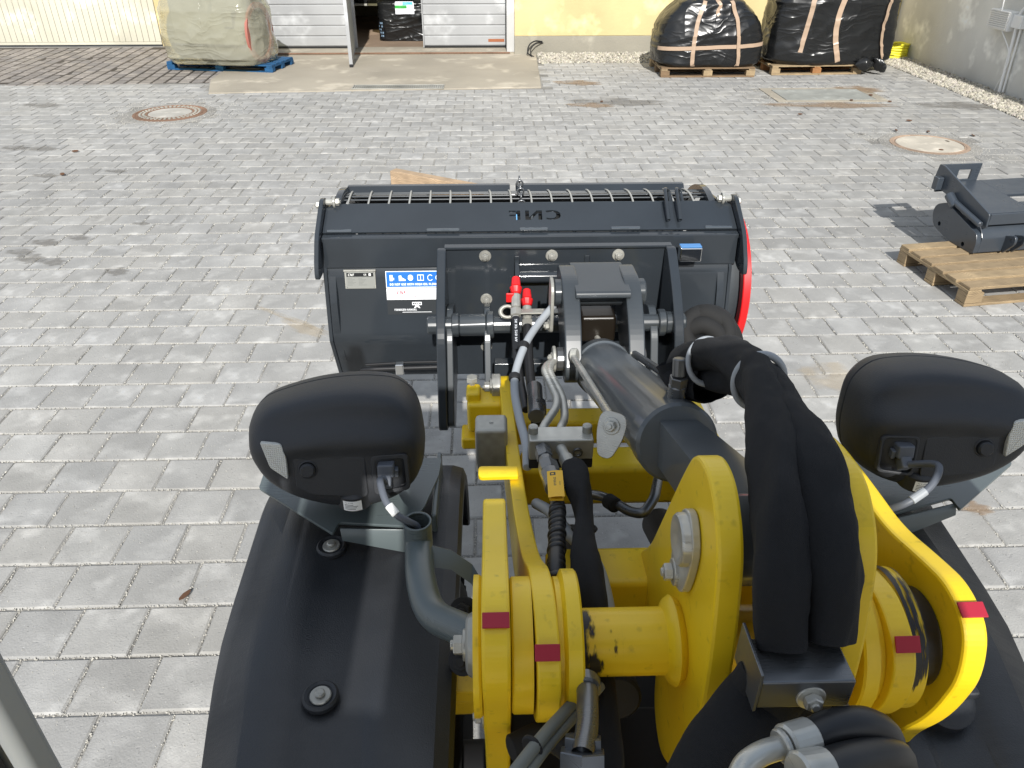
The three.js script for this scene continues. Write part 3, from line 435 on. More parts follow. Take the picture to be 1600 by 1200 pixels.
// stretch-wrapped load: a soft box with creases; S(u, v) gives its surface
function wrapped(w, h, d, prof, seed, amp, e = 5, tilt = 0, ridge = 1) {
  const S = (u, v, out = 0) => {
    const a = u * Math.PI * 2, c = Math.cos(a), s = Math.sin(a); const k = Math.pow(Math.pow(Math.abs(c), e) + Math.pow(Math.abs(s), e), -1 / e);
    const q = prof(v, c, s); const sc = q[0]; let x = c * k * w / 2 * sc, z = s * k * d / 2 * (q[2] ?? sc), y = q[1] * h;
    const rr = 1 - Math.abs(2 * noise3(x * 7 + seed, y * 5 - x * 3, z * 7) - 1), r2 = fbm3(x * 2.2 + seed, y * 2.2, z * 2.2, 3) - 0.5, r3 = 1 - Math.abs(2 * noise3(x * 1.5 + seed, y * 11 - x * 2.2, z * 1.5) - 1);
    const f = amp * (0.3 * rr * rr + 1.7 * r2 + ridge * 0.28 * r3 * r3 * r3) + out; const l = Math.hypot(x / w, z / d) || 1; x += x / w / l * f; z += z / d / l * f; y += f * 0.4 * Math.max(0, v - 0.6);
    return V(x + tilt * y, y, z);
  };
  const rings = []; const N = 120, K = 70; for (let i = 0; i <= K; i++) { const ring = []; for (let j = 0; j < N; j++) ring.push(S(-j / N, i / K)); rings.push(ring); }
  return { S, geo: loft(rings, true, true) };
}
function strap(S, path, wd, off = 0.012) {                   // path(t) -> [u, v]; band of tape lying on the wrap
  const n = 60, rings = []; for (let i = 0; i <= n; i++) { const t = i / n; const p = path(t), q = path(Math.min(1, t + 0.002)), o = path(Math.max(0, t - 0.002)); const c = S(p[0], p[1], off); const tan = S(q[0], q[1], off).sub(S(o[0], o[1], off)).normalize(); const nrm = S(p[0], p[1], off + 0.05).sub(c).normalize(); const side = tan.clone().cross(nrm).normalize().multiplyScalar(wd / 2); nrm.multiplyScalar(0.003); rings.push([c.clone().add(side).add(nrm), c.clone().sub(side).add(nrm), c.clone().sub(side).sub(nrm), c.clone().add(side).sub(nrm)]); }
  return toCreasedNormals(loft(rings), 0.6);
}
{ // clear-wrapped mixing bucket on a blue pallet
  const a = onY(272, 106), b = onY(418, 118); const mid = a.clone().add(b).multiplyScalar(0.5), L = a.distanceTo(b), turn = Math.atan2(-(b.z - a.z), b.x - a.x) * 0.55; const D = 0.8;
  const back = V(-Math.sin(turn), 0, -Math.cos(turn)).multiplyScalar(D / 2); const c = mid.clone().add(back);
  pallet(L, D, 'blue painted pallet under the clear-wrapped mixer', c, turn, [M.blueWood], 'pallets in the yard', 'block', 0.125);
  const t = thing('wrapped_mixer', 'mixing bucket wrapped in clear yellowish film on the blue pallet', 'wrapped mixer', V(c.x - back.x * 0.3 - 0.03, 0.125, c.z - back.z * 0.3), turn);
  const fr = onY(250, 92, 0.35).sub(onY(437, 92, 0.35)).length(); const w = fr * 0.90;
  const prof = v => v < 0.06 ? [0.93 + v, v, 0.86 + v] : v < 0.62 ? [0.99 + 0.01 * Math.sin(v * 6), v, 0.98 - 0.05 * v] : v < 0.86 ? [0.99 - (v - 0.62) * 0.55, v, 0.95 - (v - 0.62) * 1.1] : [(0.86) * Math.sqrt(Math.max(0.002, 1 - Math.pow((v - 0.86) / 0.14, 2))) , 0.86 + (v - 0.86) * 0.8, 0.69 * Math.sqrt(Math.max(0.002, 1 - Math.pow((v - 0.86) / 0.14, 2)))];
  const wr = wrapped(w, 1.25, 1.05, prof, 4, 0.075, 4.5, 0, 0.4); lpart('clear_film', wr.geo, M.clearFilm, t);
  const inner = std({ color: lin(0.20, 0.205, 0.19), roughness: 0.5 });
  lpart('mixer_body', [cylAB(V(-w * 0.43, 0.42, 0.02), V(w * 0.43, 0.42, 0.02), 0.38, 0.02, 40), bx(-w * 0.42, w * 0.42, 0.62, 0.98, -0.3, 0.24, 0.03), bx(-w * 0.40, w * 0.40, 0.3, 0.5, 0.2, 0.44, 0.02), bx(w * 0.2, w * 0.3, 0.55, 0.78, 0.24, 0.42, 0.02)], inner, t);
  lpart('drum_ring', latheAB([[0.36, -0.02], [0.44, -0.02], [0.44, 0.02], [0.36, 0.02], [0.36, -0.02]], V(w * 0.44, 0.44, 0.02), V(1, 0, 0), 48), M.dullRed, t);
  const cl = []; for (const x of [-0.34, -0.13, 0.06, 0.24]) cl.push(...bolt(V(x * w, 0.62, 0.25), V(0, 0, 1), 0.022)); lpart('bolt', cl, M.zinc, t);
}
{ // two loads in black film at the yellow wall
  const load = (pxL, pxR, pyB, D, turnExtra, w, h, d, prof, seed, cx, label, plabel, mats, straps, palW, tilt) => {
    const a = onY(pxL, pyB), b = onY(pxR, pyB); const turn = turnExtra; const mid = a.clone().add(b).multiplyScalar(0.5); const L = (b.x - a.x) * palW; const c = V(mid.x, 0, mid.z - D / 2);
    pallet(L, D, plabel, c, turn, mats, 'pallets in the yard');
    const t = thing('wrapped_load', label, 'wrapped load', V(c.x + cx, 0.144, c.z), turn, undefined); const wr = wrapped(w, h, d, prof, seed, 0.045, 4, tilt);
    lpart('black_film', wr.geo, M.blackFilm, t); straps.forEach(([f, wd]) => lpart('tape', strap(wr.S, f, wd), M.tape, t)); return { t, wr, c };
  };
  const dome = (v) => v < 0.05 ? [0.9 + 2 * v, v] : v < 0.45 ? [1.0 + 0.04 * Math.sin(v * 5), v, 1] : v < 0.85 ? [1.0 - Math.pow((v - 0.45) / 0.4, 2) * 0.36, v, 1 - (v - 0.45) * 0.5] : [0.64 * Math.sqrt(Math.max(0.002, 1 - Math.pow((v - 0.85) / 0.15, 2))), 0.85 + (v - 0.85) * 0.8, 0.8 * Math.sqrt(Math.max(0.002, 1 - Math.pow((v - 0.85) / 0.15, 2)))];
  const full = (v) => v < 0.06 ? [0.9 + 1.7 * v, v] : v < 0.8 ? [1.0 + 0.015 * Math.sin(v * 6), v, 1] : v < 0.9 ? [1 - (v - 0.8) * 0.5, v, 1 - (v - 0.8) * 0.6] : [0.95 * Math.sqrt(Math.max(0.002, 1 - Math.pow((v - 0.9) / 0.1, 2))), 0.9 + (v - 0.9) * 0.6, 0.94 * Math.sqrt(Math.max(0.002, 1 - Math.pow((v - 0.9) / 0.1, 2)))];
  const uF = 0.25; // u of the side that faces the yard (z+)
  load(1032, 1179, 121, 1.0, 0.0, 1.60, 1.02, 1.05, dome, 11, 0.02, 'domed load in black film with crossed brown tape on a pallet', 'weathered pallet under the domed black load', [M.woodA, M.woodC, M.woodB], [[t => [uF + 0.055, 0.02 + t * 0.9], 0.06], [t => [uF - 0.075 + 0.01 * Math.sin(t * 3), 0.02 + t * 0.9], 0.065], [t => [uF + 0.16 - t * 0.32, 0.26 + 0.06 * t], 0.055], [t => [uF - 0.01 + 0.006 * Math.sin(t * 9), 0.72 + t * 0.25], 0.05]], 1.0, 0);
  const o2 = load(1207, 1340, 117, 0.95, 0.04, 1.98, 1.10, 1.0, full, 23, 0.24, 'bulky load in black film with three brown tapes beside the grey wall', 'pallet with orange blocks under the bulky black load', [M.woodB, M.woodOrange, M.woodOrange], [[t => [uF + 0.085 - 0.01 * t, 0.18 + t * 0.8], 0.07], [t => [uF - 0.005 + 0.02 * Math.sin(t * 3), 0.05 + t * 0.95], 0.08], [t => [uF - 0.115 + 0.016 * Math.sin(t * 3.14), 0.02 + t * 0.95], 0.085]], 1.08, 0.0);
  // knotted film ends under the bulky load
  lpart('film_end', [loft(Array.from({ length: 14 }, (_, i) => Array.from({ length: 16 }, (_, j) => { const a = -j / 16 * 6.283, f = 0.085 * Math.sin((i + 0.6) / 14 * 3.0) * (0.7 + 0.7 * noise3(i * 0.7, Math.cos(a) * 2, Math.sin(a) * 2)); return V(0.32 + i * 0.022 + Math.cos(a) * f * 0.5, 0.02 + Math.sin(a) * f, 0.55 + Math.cos(a) * f); }))), loft(Array.from({ length: 14 }, (_, i) => Array.from({ length: 16 }, (_, j) => { const a = -j / 16 * 6.283, f = 0.075 * Math.sin((i + 0.6) / 14 * 3.0) * (0.7 + 0.7 * noise3(i * 0.7, Math.cos(a) * 2 + 5, Math.sin(a) * 2)); return V(0.60 + i * 0.016 + Math.cos(a) * f * 0.6, 0.10 - i * 0.014 + Math.sin(a) * f, 0.56 + Math.cos(a) * f); })))], M.blackFilm, o2.t);
  // yellow hose coil between the bulky load and the grey wall
  const hp = onY(1396, 82, 0.1); const r = rng(8); const pts = []; for (let i = 0; i < 64; i++) { const a = i / 12 * 6.283; pts.push(V(hp.x + Math.cos(a) * (0.20 + 0.03 * r()), 0.03 + i * 0.0032 + 0.02 * r(), hp.z + Math.sin(a) * (0.19 + 0.03 * r()))); }
  single('garden_hose', tube(pts, 0.021, 420, 8), M.yellowHose, 'coiled yellow hose on the ground between the black load and grey wall', 'hose');
}
{ // things standing in the dim room behind the wicket
  const p = onZ(628, 60, -16.6); const dome = v => v < 0.8 ? [1, v] : [Math.sqrt(Math.max(0.002, 1 - Math.pow((v - 0.8) / 0.2, 2))), 0.8 + (v - 0.8) * 0.7];
  const t = thing('wrapped_stack', 'stack of goods in glossy black film behind the open wicket door', 'wrapped load', V(p.x + 0.12, 0.046, -16.6)); const wr = wrapped(1.0, 0.8, 0.9, dome, 31, 0.05, 6); lpart('black_film', wr.geo, M.blackFilm, t);
  const lab = canvasTex(128, 128, (g) => { g.fillStyle = '#e8eaf0'; g.fillRect(0, 0, 128, 128); g.fillStyle = '#1f9bd0'; g.fillRect(52, 8, 70, 34); g.fillStyle = '#3fa84a'; g.fillRect(0, 44, 80, 30); g.fillStyle = '#8a94a8'; for (let i = 0; i < 5; i++) g.fillRect(12, 82 + i * 9, 80 - i * 8, 3); });
  decal('paper_label', patch((u, v) => wr.S(0.25 - (u - 0.45) * 0.10, 0.88 - v * 0.28, 0.02), 8, 8).translate(0, 0, 0), std({ map: lab, roughness: 0.4, side: THREE.DoubleSide }), t).position.set(0, 0, 0);
  const lab2 = canvasTex(96, 160, (g) => { g.fillStyle = '#14161a'; g.fillRect(0, 0, 96, 160); g.fillStyle = '#7f97ad'; for (let i = 0; i < 5; i++) for (let j = 0; j < 3; j++) if ((i * 3 + j) % 4) g.fillRect(10 + j * 28, 12 + i * 28, 18, 16); });
  decal('print_panel', patch((u, v) => wr.S(0.385 - u * 0.03, 0.45 - v * 0.4, 0.02), 6, 6), std({ map: lab2, roughness: 0.4, side: THREE.DoubleSide }), t).position.set(0, 0, 0);
  const f = thing('film_heap', 'crumpled clear film heaped on the black stack in the garage', 'plastic film', V(p.x - 0.1, 0.80, -16.6)); lpart('film', wrapped(1.0, 0.35, 0.8, dome, 51, 0.12, 2.5).geo, M.clearFilm, f);
  const q = onZ(585, 30, -17.4); const s = thing('black_bag', 'black plastic bag on a metal shelf in the garage', 'bag', V(q.x, 0.62, -17.4)); lpart('film', wrapped(0.75, 0.8, 0.7, dome, 61, 0.12, 2.6).geo, M.blackFilm, s);
  const sh = thing('metal_shelf', 'low metal shelf under the black bag in the garage', 'shelf', V(q.x, 0.046, -17.4)); lpart('shelf_board', bx(-0.5, 0.5, 0.53, 0.57, -0.4, 0.4), M.zincDull, sh); for (const x of [-0.47, 0.47]) for (const z of [-0.36, 0.36]) lpart('leg', bx(x - 0.02, x + 0.02, 0, 0.529, z - 0.02, z + 0.02), M.steel, sh);
}
// ------------------------------------------------------------------ grey attachment on its pallet, right
{
  const a = onY(1505, 480), b = onY(1400, 409); const dir = b.clone().sub(a); const D = dir.length(), turn = Math.atan2(-dir.x, -dir.z); const L = 1.3;
  const rx = V(Math.cos(turn), 0, -Math.sin(turn)), bk = V(-Math.sin(turn), 0, -Math.cos(turn)); const c = a.clone().addScaledVector(rx, L / 2).addScaledVector(bk, D / 2);
  pallet(L, D, 'weathered pale wooden pallet carrying the grey steel attachment', c, turn, [M.woodA, M.woodB], 'pallets in the yard', 'board');
  const toL = p => { const q = p.clone().sub(c); return [q.dot(rx), p.y - 0.144, -q.dot(bk)]; };   // local x, y, z (z towards the yard front)
  const f0 = toL(onY(1530, 397, 0.144)); const x0 = f0[0], zf = f0[2]; const x1 = x0 + 1.35;
  const t = thing('steel_attachment', 'dark grey steel quick-hitch attachment lying on the wooden pallet', 'attachment', V(c.x, 0.144, c.z), turn);
  const mm = M.implement;
  lpart('top_plate', [plateX([[zf - 0.03, 0.30], [zf - 0.64, 0.338], [zf - 0.64, 0.318], [zf - 0.03, 0.28]], x0, x0 + 0.36, 0.002), plateX([[zf - 0.03, 0.30], [zf - 0.20, 0.3106], [zf - 0.20, 0.29], [zf - 0.03, 0.28]], x0 + 0.3605, x1, 0.002), plateX([[zf - 0.34, 0.319], [zf - 0.64, 0.338], [zf - 0.64, 0.318], [zf - 0.34, 0.299]], x0 + 0.3605, x1, 0.002), plateX([[zf - 0.2005, 0.3106], [zf - 0.3395, 0.319], [zf - 0.3395, 0.299], [zf - 0.2005, 0.29]], x0 + 1.1, x1, 0.002)], mm, t);
  lpart('slot_floor', bx(x0 + 0.361, x0 + 1.099, 0.2, 0.21, zf - 0.36, zf - 0.19, 0), mm, t);
  lpart('front_plate', [bx(x0 + 0.004, x1, 0.215, 0.297, zf - 0.028, zf - 0.012, 0.004)], mm, t);
  lpart('lower_bar', [plateX([[zf - 0.06, 0.20], [zf - 0.02, 0.155], [zf, 0.12], [zf, 0.008], [zf - 0.12, 0.0], [zf - 0.3, 0.0], [zf - 0.3, 0.20]], x0 - 0.02, x1, 0.01)], mm, t);
  const tab = (() => { const s = new THREE.Shape(); const w = 0.33, h = 0.21; s.moveTo(0, 0); s.lineTo(w, 0); s.lineTo(w + 0.012, h - 0.006); s.lineTo(0.012, h); s.closePath(); const hole = new THREE.Path(); hole.moveTo(0.15, 0.085); hole.lineTo(0.265, 0.085); hole.lineTo(0.27, 0.165); hole.lineTo(0.155, 0.167); hole.closePath(); s.holes.push(hole); const h2 = new THREE.Path(); h2.absellipse(0.065, 0.145, 0.015, 0.024, 0, 6.283, true); s.holes.push(h2); const g = new THREE.ExtrudeGeometry(s, { depth: 0.014, bevelEnabled: true, bevelThickness: 0.002, bevelSize: 0.002, bevelSegments: 1 }); g.translate(x0, 0.262, zf - 0.66); return g; })();
  lpart('hitch_tab', tab, mm, t);
  lpart('side_plate', plateX([[zf - 0.66, 0.478], [zf - 0.60, 0.478], [zf - 0.012, 0.30], [zf - 0.005, 0.20], [zf - 0.06, 0.17], [zf - 0.30, 0.26], [zf - 0.58, 0.30], [zf - 0.68, 0.36]], x0 - 0.016, x0 - 0.001, 0.015), mm, t);
  lpart('cheek_plate', plateX([[zf - 0.02, 0.155, 0.02], [zf + 0.006, 0.10, 0.04], [zf + 0.004, 0.004, 0.02], [zf - 0.28, 0.002, 0.05], [zf - 0.50, 0.05, 0.16], [zf - 0.54, 0.20, 0.12], [zf - 0.40, 0.26, 0.06], [zf - 0.32, 0.235, 0.03]], x0 - 0.062, x0 - 0.024, 0.03, 0.003, [[zf - 0.42, 0.085, 0.02], [zf - 0.12, 0.035, 0.02]]), mm, t);
  lpart('pivot_pin', [cylAB(V(x0 - 0.045, 0.285, zf - 0.38), V(x0 - 0.045, 0.215, zf - 0.03), 0.022, 0.004, 20), cylAB(V(x0 - 0.045, 0.31, zf - 0.43), V(x0 - 0.045, 0.25, zf - 0.33), 0.035, 0.005, 20), bx(x0 - 0.07, x0 - 0.017, 0.30, 0.40, zf - 0.62, zf - 0.56, 0.008)], mm, t);
  for (const s of [0, 1]) lpart('lug', plateX([[zf - 0.02, 0.125], [zf + 0.09, 0.16, 0.035], [zf + 0.10, 0.10, 0.035], [zf + 0.01, 0.0]], x0 + 0.17 + s * 0.075, x0 + 0.19 + s * 0.075, 0.01, 0.003, [[zf + 0.055, 0.115, 0.016]]), mm, t);
}
// ------------------------------------------------------------------ wooden beam lying behind the mixing bucket
{ const a = onY(616, 291), b = onY(752, 318); const d = b.clone().sub(a), L = d.length(); single('wooden_beam', box(L, 0.165, 0.10, 0, 0.083, 0, 0.008).rotateY(Math.atan2(-d.z, d.x)).translate((a.x + b.x) / 2, 0, (a.z + b.z) / 2), M.woodD, 'pale brown wooden beam on the paving behind the mixing bucket', 'beam'); }

// ------------------------------------------------------------------ mixing bucket carried on the loader
const YC = 1.125, ZC = -2.684;
const bucket = thing('mixing_bucket', 'dark grey mixing bucket with caged drum and red rim on the loader arm', 'mixing bucket', V(0.12, 0.77, ZC));
{
  const B = (n, g, m, l) => wpart(n, g, m, bucket, l);
  const bp = (x, a, r) => V(x, YC + r * Math.sin(a * DEG), ZC + r * Math.cos(a * DEG));
  const zy = (a, r) => [ZC + r * Math.cos(a * DEG), YC + r * Math.sin(a * DEG)];
  const D = M.paintDark;
  const xL = -0.548, xR = 0.795;                            // drum housing
  const tL = at(508, 345, 2.57).x, tR = at(1150, 345, 2.57).x; // upper beam
  // housing: rolled back, closed behind and below
  const arc = (a0, a1, r, n) => Array.from({ length: n + 1 }, (_, i) => zy(a0 + (a1 - a0) * i / n, r));
  const roll = (a0, a1, r0, r1, x0, x1) => { const s = new THREE.Shape(); arc(a0, a1, r1, 40).forEach((p, i) => i ? s.lineTo(...p) : s.moveTo(...p)); arc(a1, a0, r0, 40).forEach(p => s.lineTo(...p)); s.closePath(); const g = new THREE.ExtrudeGeometry(s, { depth: x1 - x0, bevelEnabled: false }); g.rotateY(-Math.PI / 2); g.translate(x1, 0, 0); return toCreasedNormals(g, 0.4); };
  B('back_shell', (() => { const A = [[36, 0.354], [30, 0.354], [-9, 0.358], [-42, 0.368], [-75, 0.365], [-105, 0.36], [-140, 0.356], [-170, 0.352]]; const g = plateX([...A.map(p => zy(p[0], p[1])), ...A.slice().reverse().map(p => zy(p[0], p[1] - 0.012))], xL, xR, 0.03, 0.0); return g; })(), D);
  // end plates of the housing
  const endPts = [zy(50, 0.36), zy(30, 0.358), zy(-9, 0.362), zy(-42, 0.372), zy(-75, 0.369), zy(-105, 0.364), zy(-140, 0.36), zy(-172, 0.356), zy(160, 0.30), zy(110, 0.33), zy(70, 0.36)];
  const endPlate = (x0, x1) => { const s = new THREE.Shape(endPts.map(p => new THREE.Vector2(...p))); const g = extr(s, x1 - x0, 0.002); g.rotateY(-Math.PI / 2); g.translate(x1, 0, 0); return g; };
  B('end_plate', endPlate(xL - 0.014, xL - 0.001), D); B('end_plate', endPlate(xR + 0.001, xR + 0.012), D);
  // upper panel with the maker's letters cut through it (seen from behind, so reversed)
  const font = await new FontLoader().loadAsync('fonts/droid/droid_sans_bold.typeface.json');
  const P1 = bp(0, 68, 0.376), P2 = bp(0, 48.5, 0.392); const up = P1.clone().sub(P2), H = up.length(); up.normalize();
  const W = tR - tL; const sh = new THREE.Shape([[0, 0], [W, 0], [W, H - 0.02], [W - 0.02, H], [0.02, H], [0, H - 0.02]].map(p => new THREE.Vector2(...p)));
  const lx0 = at(878, 340, 2.6).x - tL, lw = at(878, 340, 2.6).x - at(795, 340, 2.6).x, lh = 0.044;
  const ls = font.generateShapes('CNF', 1); let mx = 0, my = 0; ls.forEach(s => s.getPoints(6).forEach(p => { mx = Math.max(mx, p.x); my = Math.max(my, p.y); }));
  ls.forEach(s => { const pts = s.getPoints(6).map(p => new THREE.Vector2(lx0 - p.x / mx * lw, H * 0.38 + p.y / my * lh)); sh.holes.push(new THREE.Path(pts)); });
  const nrm = V(1, 0, 0).cross(up).normalize(); // points to the viewer side
  const pg = new THREE.ExtrudeGeometry(sh, { depth: 0.006, bevelEnabled: false }); pg.applyMatrix4(new THREE.Matrix4().makeBasis(V(1, 0, 0), up, nrm).setPosition(tL, P2.y, P2.z));
  B('upper_panel', pg, D);
  const bl = at(800, 338, 2.6).x; B('blue_tag', box(0.035, 0.05, 0.004, 0, 0, 0, 0.001).applyMatrix4(new THREE.Matrix4().makeBasis(V(1, 0, 0), up, nrm).setPosition(bl, P2.y + up.y * 0.055 - 0.004, P2.z + up.z * 0.055 - 0.012)), std({ color: lin(0.16, 0.42, 0.75), roughness: 0.35 }));
  // folded beam below it
  B('beam_flange', plateX([zy(48.3, 0.393), zy(44.8, 0.412), zy(43.2, 0.402), zy(47, 0.384)], tL, tR, 0.004, 0.001), D);
  B('front_band', plateX([zy(44.7, 0.4125), zy(32.2, 0.3585), zy(31.6, 0.345), zy(43.2, 0.401)], tL + 0.003, tR - 0.003, 0.003, 0.001), D);
  const wl = []; for (const [a, b] of [[512, 551], [667, 718], [812, 856], [955, 1001], [1103, 1146]]) wl.push(cylAB(bp(at(a, 358, 2.55).x, 49.6, 0.396), bp(at(b, 358, 2.55).x, 49.6, 0.396), 0.006, 0.002, 10)); B('weld_bead', wl, phy({ color: lin(0.05, 0.06, 0.07), roughness: 0.2, clearcoat: 1 })).userData.kind = 'stuff';
  // ears at both ends of the beam, with the drum bolts
  for (const [x0, x1, sgn] of [[tL - 0.017, tL - 0.002, -1], [tR + 0.002, tR + 0.017, 1]]) {
    const e = B('side_plate', plateX([zy(66, 0.42), zy(72, 0.39), zy(74, 0.34), zy(60, 0.30), zy(30, 0.36), zy(25, 0.43), zy(31, 0.44), zy(44, 0.44)], x0, x1, 0.025), D);
    const p = bp(sgn < 0 ? x0 : x1, 67, 0.385); wpart('bolt', bolt(p, V(sgn, 0, 0), 0.013), M.zinc, e);
    const q = bp(sgn < 0 ? x1 : x0, 68, 0.392); wpart('bolt', [cylAB(q.clone().add(V(0, 0, 0)), q.clone().add(V(-sgn * 0.04, 0, 0)), 0.011, 0.002, 12), ...bolt(q.clone().add(V(-sgn * 0.03, 0, 0)), V(-sgn, 0, 0), 0.013)], M.zinc, e);
  }
  // the caged drum
  const cage = B('drum', [cylAB(V(xL + 0.005, YC, ZC), V(xR - 0.005, YC, ZC), 0.045, 0.003, 24), roll(113, 400, 0.314, 0.320, xL + 0.01, xR - 0.01)], M.steel);
  const zb = std({ color: lin(0.5, 0.49, 0.45), metalness: 0.6, roughness: 0.45 });
  const arcTube = (x, a0, a1, r, rad, tw = 0) => new THREE.TubeGeometry(new THREE.CatmullRomCurve3(Array.from({ length: 17 }, (_, i) => bp(x + tw * Math.sin((i / 16) * Math.PI), a0 + (a1 - a0) * i / 16, r))), 24, rad, 6);
  for (let x = xL + 0.035; x < xR - 0.02; x += 0.0715) wpart('hoop', arcTube(x, 45, 118, 0.333, 0.0038, 0.012), zb, cage);
  for (let a = 62; a < 114; a += 6) wpart('rod', cylAB(bp(xL + 0.01, a, 0.328), bp(xR - 0.01, a, 0.328), 0.0030, 0.0005, 8), M.paintGrey, cage);
  for (const x of [xL + 0.004, xR - 0.035]) wpart('drum_ring', latheAB([[0.31, 0], [0.350, 0], [0.350, 0.022], [0.338, 0.026], [0.31, 0.026], [0.31, 0]], V(x, YC, ZC), V(1, 0, 0), 72), M.paintDark, cage);
  // rear flange of the mouth, in two lengths
  const fl = (a, b) => plateX([zy(105, 0.322), zy(108, 0.352), zy(112, 0.360), zy(112.6, 0.356), zy(109, 0.345), zy(108, 0.322)], a, b, 0.003, 0.001);
  B('mouth_flange', fl(at(541, 290, 2.8).x, at(797, 290, 2.8).x), D); B('mouth_flange', fl(at(806, 290, 2.8).x, at(1074, 290, 2.8).x), D);
  { const x = at(813, 300, 2.75).x; B('chain', Array.from({ length: 7 }, (_, i) => new THREE.TorusGeometry(0.011, 0.0035, 6, 12).rotateY(i % 2 ? 0 : Math.PI / 2).translate(...bp(x, 108 - i * 7, 0.352 + 0.02 * Math.exp(-i)).toArray())), M.steel); }
  { for (const px of [1040, 1058]) { const x = at(px, 320, 2.6).x; B('hook', pipe([bp(x, 53, 0.405), bp(x, 62, 0.410), bp(x + 0.004, 73, 0.41), bp(x + 0.025, 76, 0.385), bp(x + 0.028, 66, 0.372)], 0.0065, 0.02, 8), D); } }
  // drum cover on the right with its red rim
  B('drum_cover', latheAB([[0, -0.02], [0.343, -0.02], [0.343, 0.0], [0.335, 0.075], [0.1, 0.085], [0, 0.085]].map(p => [p[0] * 0.78, p[1]]), V(xR + 0.014, YC, ZC), V(1, 0, 0), 72), M.paintGrey);
  B('red_rim', latheAB([[0.24, -0.014], [0.272, -0.014], [0.275, -0.011], [0.275, 0.011], [0.272, 0.014], [0.24, 0.014], [0.24, -0.014]], V(at(1171, 440, 2.62).x, 1.135, -2.65), V(1, 0, 0), 96), M.red);
  // rating plate and sticker
  const FA = [[36, 0.354], [30, 0.354], [-9, 0.358], [-42, 0.368], [-75, 0.365]]; const fr = a => { for (let i = 0; i < 4; i++) if (a <= FA[i][0] && a >= FA[i + 1][0]) { const [a0, r0] = FA[i], [a1, r1] = FA[i + 1]; const x0 = r0 * Math.cos(a0 * DEG), y0 = r0 * Math.sin(a0 * DEG), x1 = r1 * Math.cos(a1 * DEG), y1 = r1 * Math.sin(a1 * DEG), c = Math.cos(a * DEG), s = Math.sin(a * DEG); return (x0 * (y1 - y0) - y0 * (x1 - x0)) / (c * (y1 - y0) - s * (x1 - x0)); } return 0.354; };
  const shellPt = (x, py) => { let a = 35; for (; a > -60; a -= 0.25) { const q = pix(bp(x, a, fr(a))); if (q[1] > py) break; } return a; };
  const px2x = (px, py) => at(px, py, 2.585).x;
  const pl = canvasTex(384, 224, (g, w, h) => { g.fillStyle = '#8f908b'; g.fillRect(0, 0, w, h); g.fillStyle = '#181a1c'; g.fillRect(16, 18, w - 32, 50); g.fillStyle = '#e9e9e4'; g.font = 'italic bold 42px sans-serif'; g.fillText('CNF', 30, 58); g.font = 'bold 32px sans-serif'; g.fillText('CE', 240, 54); g.fillRect(306, 26, 30, 32); g.fillStyle = '#6d6f6c'; g.fillRect(20, 78, w - 40, 2); for (let i = 0; i < 6; i++) { g.fillRect(24, 88 + i * 18, 60 + (i * 37) % 60, 4); g.fillRect(170, 88 + i * 18, 50 + (i * 53) % 70, 4); g.fillRect(16, 100 + i * 18, w - 32, 1); } g.fillStyle = '#444'; for (const [x, y] of [[14, 12], [370, 12], [14, 210], [370, 210]]) { g.beginPath(); g.arc(x, y, 5, 0, 7); g.fill(); } });
  const a0 = shellPt(px2x(563, 424), 424), a1 = shellPt(px2x(563, 450), 450); const x0 = px2x(541, 440), x1 = px2x(588, 440);
  B('rating_plate', plateX([zy(a0 + 0.2, fr(a0) + 0.0005), zy(a0 + 0.2, fr(a0) + 0.003), zy(a1 - 0.2, fr(a1) + 0.003), zy(a1 - 0.2, fr(a1) + 0.0005)], x0, x1, 0.0005, 0), M.zincDull); decal('plate_print', patch((u, v) => bp(x0 + 0.002 + u * (x1 - x0 - 0.004), a0 + (a1 - a0) * v, fr(a0 + (a1 - a0) * v) + 0.0038), 8, 6), std({ map: pl, roughness: 0.4, metalness: 0.3 }), bucket);
  B('plate_hanger', [bx(x0 - 0.003, x1 + 0.003, bp(0, a0 + 0.6, 0.357).y - 0.003, bp(0, a0 + 0.6, 0.357).y + 0.003, bp(0, a0, 0.354).z - 0.003, bp(0, a0, 0.354).z + 0.006, 0.001)], M.zinc);
  const st = canvasTex(1024, 720, (g, w, h) => {
    g.fillStyle = '#1667c4'; g.fillRect(0, 0, w, 262); g.fillStyle = '#ffffff'; g.lineWidth = 10; g.strokeStyle = '#ffffff'; g.strokeRect(6, 6, w - 12, 250);
    const ic = [70, 230, 390, 560, 740, 880]; g.fillRect(ic[0], 60, 50, 92); g.fillRect(ic[0] + 50, 104, 26, 34); g.fillRect(ic[1], 70, 46, 82); g.beginPath(); g.moveTo(ic[1] + 46, 96); g.lineTo(ic[1] + 116, 132); g.lineTo(ic[1] + 116, 152); g.lineTo(ic[1] + 40, 152); g.fill();
    g.beginPath(); g.arc(ic[2] + 44, 104, 46, 0, 7); g.fill(); g.fillStyle = '#1667c4'; g.fillRect(ic[2], 92, 88, 10); g.fillStyle = '#fff'; g.strokeRect(ic[3], 62, 50, 84); g.strokeRect(ic[3] + 52, 62, 50, 84); g.beginPath(); g.arc(ic[4] + 40, 106, 44, 0.6, 5.6); g.stroke(); g.beginPath(); g.arc(ic[5] + 40, 106, 42, 0, 7); g.stroke();
    g.font = 'bold 50px sans-serif'; g.fillText('DO NOT USE WITH HIGH OIL FLOW', 62, 226, w - 110);
